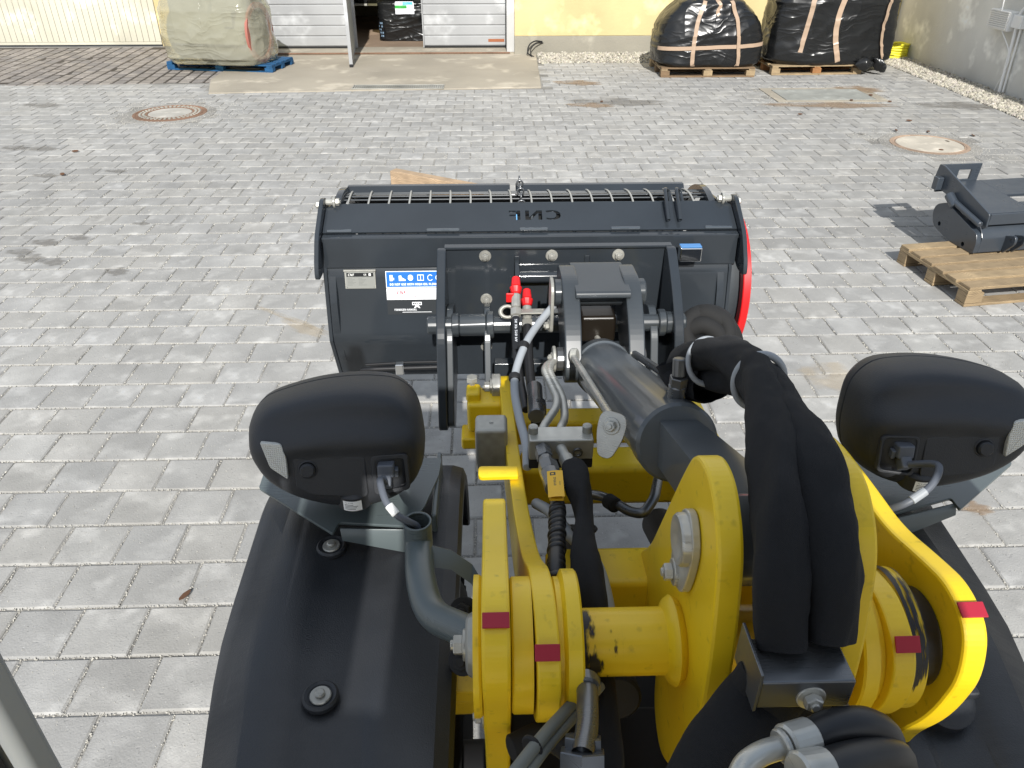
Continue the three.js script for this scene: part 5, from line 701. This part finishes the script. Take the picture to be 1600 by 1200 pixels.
    P('guard_tube', tube([at(838, 787, 1.66), at(860, 800, 1.56), at(890, 835, 1.44), at(930, 880, 1.34), at(950, 950, 1.26), at(956, 1010, 1.22)], 0.012, 60, 10), M.cable); P('black_cable', tube([at(905, 820, 1.5), at(935, 880, 1.36), at(952, 940, 1.28), at(955, 1010, 1.24)], 0.007, 50, 8), M.hose);
    P('brake_pipe', pipe([at(920, 772, 1.72), at(945, 776, 1.68), at(985, 800, 1.62), at(1005, 803, 1.6), at(1022, 780, 1.62), at(1030, 740, 1.7)], 0.011, 0.04), M.steel); P('pipe_clip', [cylAB(at(950, 782, 1.67), at(962, 790, 1.64), 0.017, 0.003, 22)], M.rubber);
    // grey cable running to the bucket couplings
    const gc = [at(868, 474, 2.16), at(842, 505, 2.12), at(820, 540, 2.05), at(806, 580, 2.0), at(804, 610, 1.95), at(812, 655, 1.85), at(822, 695, 1.74), at(824, 730, 1.68)]; const g0 = P('signal_cable', tube(gc, 0.0105, 90, 12), M.cable); P('cable_tie', [cylAB(at(820, 536, 2.055), at(817, 545, 2.045), 0.014, 0.002, 16), cylAB(at(804, 586, 1.99), at(804, 594, 1.978), 0.015, 0.002, 16)], M.black, g0);
    const hx = canvasTex(256, 64, (g, w, h) => { g.fillStyle = '#101114'; g.fillRect(0, 0, w, h); g.fillStyle = '#c9ccd0'; g.font = 'bold 30px sans-serif'; g.fillText('2K XP 210 PA', 16, 42); });
    const ch = P('coupling_hose', tube([at(806, 497, 2.245), at(806, 540, 2.19), at(812, 590, 2.12), at(822, 640, 2.0)], 0.0115, 40, 12), M.hose); const c0 = at(806, 495, 2.235), c1 = at(807, 545, 2.17); decal('hose_print', patch((u, v) => c0.clone().lerp(c1, u).add(V((v - 0.5) * 0.020, 0.004, 0.004 + 0.004 * Math.cos((v - 0.5) * 3))), 6, 4), std({ map: hx, roughness: 0.5, side: THREE.DoubleSide }), ch);
    P('coupling_hose', tube([at(824, 510, 2.29), at(826, 560, 2.22), at(832, 620, 2.1), at(838, 660, 1.95)], 0.014, 40, 12), M.hose); const bn = at(838, 632, 1.98); P('hose_nut', [hexAB(bn, V(0, 0.3, 1), 0.026, 0.05), cylAB(at(835, 605, 2.05), at(838, 650, 1.9), 0.021, 0.003, 18)], M.steel); }
  // ---- dark machinery under the boom: front frame, axle, tilt lines
  { P('front_frame', [bx(-0.02, 0.66, 0.55, 1.0, -1.05, -0.2, 0.02), bx(0.0, 0.64, 0.62, 0.80, -1.3, -1.05, 0.02), bx(0.02, 0.62, 1.001, 1.06, -0.9, -0.3, 0.01)], M.black);
    P('frame_bracket', [bx(-0.13, -0.035, 1.08, 1.13, -0.95, -0.87, 0.012), plateY([[-0.13, -0.865], [-0.024, -0.865], [-0.024, -1.02], [-0.06, -1.02], [-0.13, -0.92]], 1.131, 1.16, 0.01)], M.yellow); for (const [px, py] of [[725, 956], [724, 1032]]) P('frame_bolt', bolt(at(px, py, 1.36), V(-0.2, 0.7, 0.7), 0.017), M.black);
    P('deck_plate', [bx(0.02, 0.60, 1.08, 1.11, -0.68, -0.42, 0.01), bx(0.2, 0.30, 1.12, 1.24, -0.6, -0.5, 0.02)], M.yellow);
    P('lift_cylinder', [cylAB(V(0.44, 1.22, -0.80), V(0.44, 0.92, -1.55), 0.045, 0.005, 28), cylAB(V(0.20, 1.22, -0.80), V(0.20, 0.92, -1.5), 0.04, 0.005, 28)], M.black);
    P('axle', [cylAB(V(-0.3, 0.52, -1.06), V(0.9, 0.52, -1.06), 0.11, 0.02, 28)], M.black); }
  // ---- frame uprights outside the boom
  { const up = [q(1.06, 0.95, 0.02), q(1.065, 1.42, 0.02), q(1.03, 1.472, 0.03), q(0.915, 1.485, 0.08), q(0.82, 1.52, 0.06), q(0.744, 1.54, 0.06), q(0.68, 1.52, 0.06), q(0.655, 1.45, 0.06), q(0.672, 1.34, 0.06), q(0.73, 1.20, 0.1), q(0.73, 0.95, 0.02)];
    const uL = P('frame_upright', plateX(up, -0.022, 0.0175, 0.03, 0.005), M.yellow); P('pivot_boss', [latheAB([[0, 0], [0.098, 0], [0.101, 0.004], [0.101, 0.012], [0.0, 0.012]], pv(-0.0225), V(-1, 0, 0), 44)], M.yellow, uL);
    P('pin_head', latheAB([[0, 0.012], [0.036, 0.012], [0.044, 0.008], [0.048, 0], [0, 0]], pv(-0.035), V(-1, 0, 0), 36), M.zinc, uL); P('bolt', bolt(pv(-0.047), V(-1, 0, 0), 0.015), M.zinc, uL); P('bolt', bolt(V(-0.0225, 1.30, -0.72), V(-1, 0, 0), 0.011), M.zinc, uL);
    // the right one bows outwards at its front end
    const rg = plateX([q(1.34, 1.0, 0.02), q(1.335, 1.40, 0.05), q(1.20, 1.47, 0.10), q(1.03, 1.485, 0.1), q(0.915, 1.49, 0.08), q(0.82, 1.52, 0.06), q(0.744, 1.54, 0.06), q(0.68, 1.52, 0.06), q(0.655, 1.45, 0.06), q(0.672, 1.34, 0.06), q(0.73, 1.20, 0.1), q(0.73, 0.95, 0.02)], 0.630, 0.664, 0.03, 0.005);
    const uR = P('frame_upright', rg, M.yellow);
    const tape = (x0, x1, d, y, dy, t) => plateX([q(d + dy, y + t), q(d - dy, y + t), q(d - dy, y), q(d + dy, y)], x0, x1, 0.001, 0.0004);
    const strip = (x0, x1, prof, par) => { const g = P('red_tape', prof, M.redTape, par); return g; };
    const tapeAt = (px, py, z, wd, h, par) => { const c = at(px, py, z); const n = camera.position.clone().sub(c).normalize(); n.x = 0; n.normalize(); const s = V(1, 0, 0), t = n.clone().cross(s).normalize(); const g = box(wd, h, 0.003, 0, 0, 0, 0.001); g.applyMatrix4(new THREE.Matrix4().makeBasis(s, t, n)); g.translate(c.x, c.y, c.z); return P('red_tape', g, M.redTape, par); };
    const surf = (x, dd, yy, par, w = 0.036) => { };
    const nrmTape = (x, d, y, nd, ny, w, par) => { const n = V(0, ny, -nd).normalize(); const s = V(1, 0, 0), t = n.clone().cross(s).normalize(); const g = box(w, 0.022, 0.003, 0, 0, 0, 0.001); g.applyMatrix4(new THREE.Matrix4().makeBasis(s, t, n)); g.translate(x, y, -d); P('red_tape', g, M.redTape, par); };
    nrmTape(-0.002, 0.7035, 1.5325, -0.35, 0.94, 0.037, uL); nrmTape(0.647, 0.7035, 1.5325, -0.35, 0.94, 0.036, uR); nrmTape(0.066, 0.672, 1.5035, -0.75, 0.66, 0.034, armL); nrmTape(0.551, 0.672, 1.5035, -0.75, 0.66, 0.034, armR);
    P('oil_cap', [latheAB([[0, 0.05], [0.035, 0.05], [0.05, 0.042], [0.055, 0.0], [0, 0]], V(0.74, 1.19, -0.80), V(0.1, 0.9, 0.4), 32), box(0.09, 0.016, 0.02, 0.745, 1.245, -0.78, 0.005)], M.plastic); P('cap_seat', cylAB(V(0.735, 1.14, -0.81), V(0.74, 1.188, -0.802), 0.06, 0.004, 28), M.yellow); }
  // ---- sleeved hoses looping over the cylinder into the clamp block
  { const A = [at(1062, 566, 1.50), at(1085, 556, 1.44), at(1125, 552, 1.34), at(1175, 580, 1.22), at(1203, 640, 1.10), at(1211, 720, 1.0), at(1216, 820, 0.93), at(1218, 920, 0.90), at(1222, 1010, 0.90)];
    const Bp = [at(1075, 585, 1.52), at(1120, 585, 1.42), at(1170, 590, 1.28), at(1215, 630, 1.14), at(1257, 700, 1.02), at(1287, 790, 0.95), at(1300, 890, 0.91), at(1296, 1000, 0.905)];
    const s1 = P('sleeved_hose', sleeve(A, u => 0.027 + 0.006 * Math.min(1, u * 3) + (u > 0.9 ? (0.9 - u) * 0.05 : 0), 0.2, 7, 110, 32, 1), M.cloth); const s2 = P('sleeved_hose', sleeve(Bp, u => 0.029 + 0.006 * Math.min(1, u * 3) + (u > 0.9 ? (0.9 - u) * 0.06 : 0), 0.2, 17, 110, 32, 1), M.cloth);
    // ragged end of the sleeve
    P('sleeve_end', sleeve([at(1056, 560, 1.50), at(1064, 578, 1.50), at(1085, 596, 1.47), at(1110, 602, 1.42)], u => 0.042 - 0.004 * u, 0.24, 27, 40, 28), M.cloth, s1);
    const ring = (c, n, R, r) => { const g = new THREE.TorusGeometry(R, r, 10, 44).scale(1, 1.12, 1); g.applyQuaternion(new THREE.Quaternion().setFromUnitVectors(V(0, 0, 1), n.normalize())); return g.translate(c.x, c.y, c.z); };
    const t1 = at(1105, 565, 1.40), t2 = at(1186, 596, 1.21); P('grey_tie', ring(t1, A[2].clone().sub(A[1]).add(V(0, 0, 0.02)), 0.037, 0.005), M.cable, s1); P('grey_tie', ring(t2, A[4].clone().sub(A[2]), 0.040, 0.0055), M.cable, s1);
    const c = at(1256, 1030, 0.885); const cb = P('clamp_block', [bx(c.x - 0.056, c.x + 0.052, c.y - 0.05, c.y - 0.004, c.z - 0.035, c.z + 0.028, 0.003), bx(c.x - 0.0605, c.x - 0.0565, c.y - 0.052, c.y + 0.012, c.z - 0.045, c.z + 0.030, 0.001)], M.steel); P('bolt', bolt(V(c.x + 0.004, c.y - 0.03, c.z + 0.028), V(0, 0.1, 1), 0.011), M.zinc, cb);
    P('sleeved_hose', sleeve([at(1215, 1050, 0.92), at(1190, 1090, 0.94), at(1160, 1130, 0.93), at(1120, 1180, 0.92), at(1080, 1250, 0.92)], 0.043, 0.1, 37, 60, 26), M.cloth); P('sleeved_hose', sleeve([at(1262, 1055, 0.95), at(1235, 1090, 0.97), at(1200, 1140, 0.97), at(1170, 1210, 0.95)], 0.040, 0.1, 47, 60, 26), M.cloth);
    const pv2 = [at(1000, 730, 1.3)]; }
  // ---- fittings and hoses at the bottom edge
  { const e = [at(912, 1068, 1.06), at(918, 1080, 1.04), at(918, 1135, 0.985), at(910, 1180, 0.945)]; const k = P('elbow_pipe', pipe(e, 0.0145, 0.04, 18), M.steel); P('elbow_nut', [hexAB(at(911, 1150, 0.975), V(-0.05, -0.7, 0.7), 0.026, 0.035), hexAB(at(910, 1172, 0.955), V(-0.05, -0.7, 0.7), 0.031, 0.03)], M.steel, k); P('elbow_collar', cylAB(at(912, 1062, 1.065), at(914, 1080, 1.045), 0.022, 0.003, 20), M.steel, k);
    P('grey_conduit', tube([at(930, 1060, 1.12), at(890, 1105, 1.05), at(845, 1155, 0.97), at(790, 1225, 0.9)], 0.0085, 40, 12), M.conduit); P('grey_conduit', tube([at(938, 1072, 1.12), at(900, 1116, 1.05), at(856, 1165, 0.98), at(805, 1235, 0.9)], 0.0075, 40, 12), M.conduit); P('conduit_tie', [cylAB(at(834, 1164, 0.965), at(829, 1169, 0.96), 0.0155, 0.002, 18)], M.black);
    const f = at(1255, 1158, 0.84), h = at(1300, 1140, 0.85); const s1 = P('black_hose', tube([at(1262, 1156, 0.842), at(1300, 1138, 0.85), at(1345, 1132, 0.86), at(1378, 1146, 0.88), at(1390, 1175, 0.92)], 0.020, 60, 16), M.hose); P('hose_ferrule', [cylAB(at(1226, 1166, 0.83), at(1268, 1153, 0.843), 0.0225, 0.003, 24), cylAB(at(1218, 1168, 0.828), at(1227, 1165, 0.83), 0.019, 0.002, 20), ...[pipe([at(1222, 1167, 0.829), at(1190, 1176, 0.82), at(1162, 1195, 0.81), at(1150, 1225, 0.80)], 0.0125, 0.04, 16)]], M.zinc, s1);
    const s2 = P('black_hose', tube([at(1285, 1205, 0.80), at(1330, 1190, 0.82), at(1378, 1180, 0.85), at(1400, 1186, 0.88), at(1405, 1215, 0.92)], 0.021, 60, 16), M.hose); P('hose_ferrule', [cylAB(at(1245, 1210, 0.79), at(1292, 1202, 0.803), 0.0225, 0.003, 24)], M.zinc, s2);
    const s3 = P('elbow_pipe', pipe([at(1297, 1068, 1.0), at(1303, 1085, 0.98), at(1318, 1118, 0.95), at(1330, 1135, 0.94)], 0.012, 0.03, 14), M.steel); P('elbow_nut', [hexAB(at(1296, 1066, 1.0), V(0.2, -0.7, 0.7), 0.019, 0.025)], M.steel, s3); P('valve_block', [bx(at(1340, 1095, 1.05).x - 0.06, at(1340, 1095, 1.05).x + 0.06, 1.16, 1.27, -0.70, -0.58, 0.012)], M.yellow); P('black_hose', tube([at(800, 1170, 1.1), at(850, 1150, 1.12), at(890, 1170, 1.1), at(930, 1230, 1.05)], 0.02, 40, 12), M.rubber); }
  // ---- mudguards, wheels
  const cross = (outX, inX, y, dir) => {};
  const mudguard = (sgn, xo, xi, name) => {                 // xo outer edge, xi inner edge
    const path = []; for (let i = 0; i <= 30; i++) { const t = i / 30; let d, y, nx, ny; if (t < 0.4) { const u = t / 0.4; d = 0.30 + 1.03 * u; y = 1.19 + 0.012 * Math.sin(u * 1.57); ny = 1; nx = 0; } else { const u = (t - 0.4) / 0.6; const a = u * 1.6; d = 1.33 + 0.36 * Math.sin(a); y = 1.202 - 0.36 * (1 - Math.cos(a)); nx = Math.sin(a) * 0.75; ny = Math.cos(a); const l = Math.hypot(nx, ny); nx /= l; ny /= l; } path.push([d, y, nx, ny]); }
    const sg = Math.sign(xi - xo); const inset = d => (sgn > 0 ? 0.10 : 0.06) * sm(Math.max(0, Math.min(1, (1.05 - d) / 0.55))); const prof = [[0, -0.13], [0.0, -0.095], [0.008, -0.078], [0.04, -0.062], [0.15, -0.010], [0.18, -0.003], [0.24, 0.002], [0.33, 0.003], [0.37, 0.0], [0.41, -0.006], [0.46, -0.008], [0.60, -0.008], [0.65, -0.006], [0.69, 0.001], [0.74, 0.004], [0.93, 0.004], [0.985, -0.004], [1.0, -0.02], [1.0, -0.045]];
    const rings = path.map(([d, y, nd, ny], i) => { const xo_ = xo + sg * inset(d), W = xi - xo_; const taper = i > 22 ? (i - 22) / 8 : 0; const out = [], inn = []; prof.forEach(([u, h]) => { const hh = h * (1 - 0.25 * taper) * (u < 0.12 ? 1.15 - 0.85 * Math.min(1, i / 12) : 1); out.push(V(xo_ + W * (u + (u < 0.2 ? taper * 0.03 : 0)), y + ny * hh, -(d + nd * hh))); inn.push(V(xo_ + W * (u < 0.02 ? u + 0.012 : u > 0.98 ? u - 0.01 : u), y + ny * (hh - 0.006), -(d + nd * (hh - 0.006)))); }); return [...out, ...inn.reverse()]; });
    if (sg < 0) rings.forEach(r => r.reverse());
    const g = P('mudguard', toCreasedNormals(loft(rings), 0.3), M.fender);
    return g; };
  const mL = mudguard(-1, -0.53, -0.075), mR = mudguard(1, 1.0, 0.58);
  for (const [m, px, py, z] of [[mL, 501, 1088, 1.325], [mL, 518, 854, 1.60]]) { const c = at(px, py, z); c.y = 1.202; const k = onY(px, py, 1.203); c.copy(k); P('washer_cup', latheAB([[0.022, 0.002], [0.027, 0.006], [0.031, 0.002], [0.031, -0.006], [0.0, -0.006], [0.0, 0.0005], [0.022, 0.0005]], c, V(0, 1, 0), 32, 0.7), M.plastic, m); P('bolt', [latheAB([[0, 0.004], [0.017, 0.004], [0.0185, 0.002], [0.0185, 0], [0, 0]], c.clone().add(V(0, 0.001, 0)), V(0, 1, 0), 28), cylAB(c.clone().add(V(0, 0.005, 0)), c.clone().add(V(0, 0.012, 0)), 0.0085, 0.002, 18), cylAB(c.clone().add(V(0, 0.0122, 0)), c.clone().add(V(0, 0.0124, 0)), 0.004, 0.00005, 6)], M.zinc, m); }
  const wheel = (xc) => { const w = 0.30, R = 0.53, C = V(xc, 0.53, -1.06); const tyre = P('tyre', [latheAB([[0.27, -w / 2 + 0.03], [0.36, -w / 2], [0.46, -w / 2 + 0.005], [0.505, -w / 2 + 0.03], [0.512, 0], [0.505, w / 2 - 0.03], [0.46, w / 2 - 0.005], [0.36, w / 2], [0.27, w / 2 - 0.03]], C, V(1, 0, 0), 64)], M.rubber); const lugs = []; for (let k = 0; k < 28; k++) for (const s of [-1, 1]) { const g = box(0.15, 0.05, 0.045, s * 0.07, 0, 0, 0.006).rotateY(s * 0.5); g.translate(0, 0.515, 0); g.rotateX((k + (s > 0 ? 0.5 : 0)) / 28 * 6.283); g.translate(C.x, C.y, C.z); lugs.push(g); } P('tread_lug', lugs, M.rubber, tyre).userData.kind = 'stuff'; P('rim', latheAB([[0.0, -0.02], [0.12, -0.02], [0.16, -0.05], [0.26, -0.12], [0.275, -0.12], [0.275, 0.12], [0.26, 0.12], [0.16, 0.0], [0, 0.0]], C, V(1, 0, 0), 40), M.steel, tyre); };
  wheel(-0.225); wheel(0.83);
  // ---- work lamps on their brackets
  const mirrorX = 0.0;
  const lamp = (cx, s, name) => {                            // s = 1 left lamp, -1 mirrored
    // outline of the housing seen from behind; local x to the wide low side, y up
    const o = [[-0.178, 0.012], [-0.172, 0.05], [-0.145, 0.085], [-0.09, 0.106], [-0.01, 0.121], [0.07, 0.122], [0.125, 0.110], [0.158, 0.075], [0.170, 0.02], [0.172, -0.03], [0.160, -0.075], [0.130, -0.108], [0.08, -0.128], [0.03, -0.134], [-0.03, -0.124], [-0.10, -0.098], [-0.15, -0.06], [-0.172, -0.022]];
    const cur = new THREE.CatmullRomCurve3(o.map(p => V(p[0] * s, p[1], 0)), true, 'centripetal'); const N = 72; const pts = cur.getSpacedPoints(N).slice(0, N);
    const C = cx; const tilt = new THREE.Matrix4().makeRotationX(-0.28); // leans towards the ground in front
    const tf_ = p => p.applyMatrix4(tilt).add(C);
    const yaw = s * 0.12;
    const prof = [[0.0, 0.90], [0.012, 0.965], [0.03, 0.99], [0.055, 1.0], [0.0562, 0.984], [0.0595, 0.984], [0.061, 0.9985], [0.10, 0.985], [0.135, 0.95], [0.156, 0.905], [0.166, 0.86], [0.174, 0.80], [0.179, 0.72], [0.182, 0.62], [0.184, 0.51], [0.185, 0.4], [0.186, 0.3], [0.186, 0.2], [0.186, 0.1]];
    const rings = prof.map(([z, k]) => pts.map(p => { const b = z > 0.1 ? Math.max(0, p.y * k - 0.02) * (z - 0.1) * 1.6 : 0; const rx = p.x * k, ry = p.y * k; const dn = ry - 0.030 + 0.9 * rx * rx; const rg = z > 0.13 ? 0.011 * Math.exp(-dn * dn / 0.0005) * (1 - Math.pow(rx / 0.18, 4)) - 0.006 * Math.exp(-Math.pow(dn - 0.045, 2) / 0.0004) : 0; return tf_(V(rx, ry, z - 0.10 - b + rg).applyAxisAngle(V(0, 1, 0), yaw)); }));
    if (s < 0) rings.forEach(r => r.reverse());
    const L = (x, y, z) => tf_(V(x * s, y, z).applyAxisAngle(V(0, 1, 0), yaw)); const nb = V(0, 0, 1).applyAxisAngle(V(0, 1, 0), yaw).applyMatrix4(new THREE.Matrix4().makeRotationX(-0.28)).normalize();
    const h = P('lamp_housing', loft(rings.reverse()), M.plastic, loader);
    P('lamp_panel', [(() => { const sh = roundShape([[-0.082, 0.004, 0.006], [0.052, -0.006, 0.006], [0.055, -0.09, 0.012], [-0.05, -0.078, 0.01], [-0.08, -0.06, 0.006]].map(p => [p[0] * s, p[1], p[2]]), 0.006); const g = extr(sh, 0.012, 0.002); g.applyMatrix4(new THREE.Matrix4().makeTranslation(0, 0, 0.0755)); g.rotateY(yaw); g.applyMatrix4(tilt); g.translate(C.x, C.y, C.z); return g; })()], M.plastic, h);
    P('lamp_reflector', (() => { const sh = roundShape([[-0.138, 0.038, 0.004], [-0.100, 0.032, 0.006], [-0.093, 0.002, 0.004], [-0.093, -0.040, 0.005], [-0.124, -0.014, 0.006]].map(p => [p[0] * s, p[1], p[2]]), 0.004); const g = extr(sh, 0.012, 0.002); g.applyMatrix4(new THREE.Matrix4().makeTranslation(0, 0, 0.082)); g.rotateY(yaw); g.applyMatrix4(tilt); g.translate(C.x, C.y, C.z); return g; })(), M.reflector, h, 'white reflector on the lamp');
    const kb = L(-0.056, -0.024, 0.086); P('lamp_knob', [cylAB(kb, kb.clone().addScaledVector(nb, 0.012), 0.0145, 0.003, 24), new THREE.TorusGeometry(0.0165, 0.003, 8, 28).applyQuaternion(new THREE.Quaternion().setFromUnitVectors(V(0, 0, 1), nb)).translate(kb.x, kb.y, kb.z)], M.plastic, h);
    const cn = L(0.092, -0.036, 0.072); P('lamp_recess', (() => { const sh = roundShape([[0.062, -0.004], [0.134, -0.004], [0.137, -0.080], [0.066, -0.088]].map(p => [p[0] * s, p[1]]), 0.012); const hole = new THREE.Path(); const hs = roundShape([[0.068, -0.010], [0.128, -0.010], [0.131, -0.074], [0.072, -0.081]].map(p => [p[0] * s, p[1]]), 0.01).getPoints(4); hole.setFromPoints(hs); sh.holes.push(hole); const g = extr(sh, 0.014, 0.002); g.translate(0, 0, 0.073); g.rotateY(yaw); g.applyMatrix4(tilt); g.translate(C.x, C.y, C.z); return g; })(), M.plastic, h);
    const plug = cn.clone().addScaledVector(nb, 0.014); P('lamp_plug', [box(0.032, 0.028, 0.03, 0, 0, 0, 0.004).rotateX(-0.2).translate(plug.x, plug.y + 0.004, plug.z), box(0.022, 0.024, 0.026, 0, 0, 0, 0.004).rotateX(-0.9).translate(plug.x, plug.y - 0.016, plug.z + 0.016), box(0.008, 0.018, 0.014, s * 0.019, 0, 0, 0.002).translate(plug.x, plug.y - 0.004, plug.z)], M.cableDark, h);
    return { h, plug, nb, L };
  };
  M.reflector = std({ color: lin(0.62, 0.62, 0.58), roughness: 0.3, bumpMap: dataTex(128, (u, v) => Math.max(Math.abs(Math.sin(u * 3.1416 * 16)), Math.abs(Math.sin(v * 3.1416 * 16))), false, 0.06), bumpScale: 0.002 });
  const lc = at(531, 688, 1.55), rc = at(1462, 657, 1.55);
  const lampL = lamp(lc, 1), lampR = lamp(rc, -1);
  const lab = canvasTex(128, 96, (g, w, h) => { g.fillStyle = '#eeeeec'; g.fillRect(0, 0, w, h); g.fillStyle = '#333'; g.font = '15px sans-serif'; g.fillText('12 V LED', 14, 22); for (let i = 0; i < 4; i++) g.fillRect(12, 34 + i * 14, 60 + (i * 31) % 40, 5); });
  const foot = (lampO, cx, px, py, s) => { const c = at(px, py + 6, 1.49); P('lamp_foot', [cylAB(c.clone().add(V(0, 0.002, -0.035)), c.clone().add(V(0, -0.04, -0.035)), 0.036, 0.006, 32)], M.plastic, lampO.h); const n = V(-0.05 * s, 0.30, 0.95).normalize(); const t = V(1, 0, 0).cross(n).multiplyScalar(-1).normalize(); decal('lamp_label', patch((u, v) => c.clone().add(V((u - 0.5) * 0.036, 0, 0)).add(V(0, -0.008 - v * 0.024, 0)).add(V(0, 0, -0.035 + 0.0372 * Math.cos((u - 0.5) * 1.0))), 8, 2), std({ map: lab, roughness: 0.5 }), lampO.h); };
  foot(lampL, lc, 549, 772, 1); foot(lampR, rc, 1448, 742, -1);
  const cabL = P('lamp_cable', tube([lampL.plug.clone().add(V(0, -0.018, 0.018)), at(594, 752, 1.42), at(604, 785, 1.39), at(622, 806, 1.385), at(640, 816, 1.395), at(652, 824, 1.41), at(655, 850, 1.42)], 0.0068, 60, 12), M.cableDark, loader); P('cable_band', cylAB(at(607, 789, 1.385), at(619, 804, 1.383), 0.008, 0.001, 14), M.white, cabL);
  const cabR = P('lamp_cable', tube([lampR.plug.clone().add(V(0, -0.018, 0.018)), at(1466, 728, 1.41), at(1460, 752, 1.39), at(1440, 772, 1.385), at(1412, 788, 1.39), at(1385, 797, 1.42), at(1372, 806, 1.45)], 0.0068, 60, 12), M.cableDark, loader); P('cable_band', cylAB(at(1446, 767, 1.385), at(1424, 782, 1.385), 0.0082, 0.001, 14), M.cable, cabR);
  // brackets: folded plates over the mudguards, tube stands
  const by = 1.262; const yp = (px, py) => { const k = onY(px, py, by); return [k.x, k.z]; };
  const brL = P('lamp_bracket', [plateY([yp(404, 762), yp(520, 834), yp(530, 816), yp(640, 822), yp(664, 790), yp(686, 742), yp(690, 715), yp(420, 715)], by - 0.007, by, 0.008, 0.0015)], M.bracket);
  { const a = onY(532, 824, by - 0.004), b = onY(642, 826, by - 0.004); const k = V(0, -0.045, 0.012); P('bracket_fold', loft([[a, b, b.clone().add(V(0, -0.055, 0.01)), a.clone().add(V(0.004, -0.022, 0.01))], [a, b, b.clone().add(V(0, -0.055, 0.01)), a.clone().add(V(0.004, -0.022, 0.01))].map(v => v.clone().add(V(0, 0, 0.006)))]), M.bracket, brL);
    const c = onY(687, 730, by - 0.01), c2 = onY(664, 800, by); P('bracket_fold', [bx(c.x - 0.010, c.x + 0.002, by - 0.09, by - 0.010, c2.z, c.z - 0.06, 0.005)], M.bracket, brL);
    const top = at(652, 815, 1.40); const r0 = 0.026; const stand = P('lamp_stand', [pipe([top, V(top.x, top.y - 0.05, top.z + 0.004), at(656, 905, 1.335), at(672, 962, 1.27), at(745, 993, 1.19)], r0, 0.055, 24), new THREE.TorusGeometry(r0 - 0.002, 0.0025, 8, 32).rotateX(Math.PI / 2).translate(top.x, top.y, top.z)], (() => { const m = M.bracket.clone(); m.side = THREE.DoubleSide; return m; })()); P('stand_bore', cylAB(V(top.x, top.y - 0.12, top.z), V(top.x, top.y - 0.03, top.z), r0 - 0.004, 0.001, 24), M.black, stand);
    const st = [[at(672, 852, 1.40), at(672, 886, 1.385)], [at(705, 860, 1.40), at(705, 890, 1.39)], [at(738, 882, 1.40), at(736, 912, 1.39)], [at(752, 905, 1.38), at(748, 930, 1.37)], [at(754, 950, 1.35), at(748, 960, 1.35)], [at(754, 1010, 1.33), at(748, 1014, 1.33)]]; P('flat_strut', toCreasedNormals(loft(st.map(([a, b]) => { const n = V(0.2, 0.5, 0.8).normalize().multiplyScalar(0.006); return [a, b, b.clone().sub(n), a.clone().sub(n)]; })), 0.5), M.bracket, stand); }
  const brR = P('lamp_bracket', [plateY([yp(1582, 724), yp(1500, 796), yp(1486, 778), yp(1385, 806), yp(1320, 760), yp(1330, 712), yp(1560, 690)], by - 0.007, by, 0.008, 0.0015)], M.bracket);
  { const a = onY(1492, 786, by - 0.004), b = onY(1392, 810, by - 0.004); const kk = [a, b, b.clone().add(V(0, -0.05, 0.012)), a.clone().add(V(0, -0.02, 0.01))]; P('bracket_fold', loft([kk, kk.map(v => v.clone().add(V(0, 0, 0.006)))]), M.bracket, brR); const rt = V(0.70, 1.24, -1.12); P('lamp_stand', pipe([rt, V(0.70, 1.10, -1.1), V(0.675, 1.06, -0.85)], 0.026, 0.1, 20), M.bracket); }
  // ---- the cab the picture is taken from: pillars, roof and rear body, which shade the front
  { const cab = P('cab_pillar', bx(-0.418, -0.386, 0.95, 2.44, -0.41, -0.375, 0.01), M.pillar);
    P('pillar_seal', bx(-0.455, -0.396, 0.95, 2.44, -0.374, -0.325, 0.008), M.rubber, cab);
    P('cab_pillar', [loft([[V(1.02, 0.95, -0.42), V(1.09, 0.95, -0.42), V(1.09, 0.95, -0.36), V(1.02, 0.95, -0.36)], [V(1.02, 2.44, -0.20), V(1.09, 2.44, -0.20), V(1.09, 2.44, -0.14), V(1.02, 2.44, -0.14)]])], M.bracket);
    for (const x of [-0.40, 1.04]) P('cab_pillar', bx(x, x + 0.06, 0.95, 2.44, 1.1, 1.18, 0.01), M.bracket);
    P('cab_roof', [bx(-0.44, 1.11, 2.44, 2.52, -0.03, 0.28, 0.03), bx(-0.44, 1.11, 2.44, 2.52, 1.0, 1.25, 0.03), bx(-0.44, -0.41, 2.44, 2.52, 0.281, 0.999, 0.01), bx(-0.345, -0.20, 2.44, 2.52, 0.281, 0.999, 0.01), bx(-0.13, -0.01, 2.44, 2.52, 0.281, 0.999, 0.01), bx(-0.009, 0.12, 2.44, 2.52, 0.42, 0.999, 0.01), bx(0.121, 0.68, 2.44, 2.52, 0.281, 0.999, 0.01), bx(0.85, 1.11, 2.44, 2.52, 0.281, 0.999, 0.01)], M.plastic);
    for (const [a, b] of [[-0.435, -0.388], [1.03, 1.085]]) P('roof_rail', bx(a, b, 2.40, 2.439, -0.42, -0.0, 0.01), M.plastic);
    P('rear_body', [bx(-0.25, 0.92, 0.5, 1.35, 1.3, 2.6, 0.06), bx(-0.42, 1.09, 0.4, 1.0, 0.05, 1.29, 0.03)], M.yellow); P('seat', [bx(0.1, 0.56, 1.0, 1.15, 0.3, 0.75, 0.05), bx(0.1, 0.56, 1.15, 1.85, 0.76, 0.9, 0.05)], M.cloth); }
}
renderer.render(scene, camera);
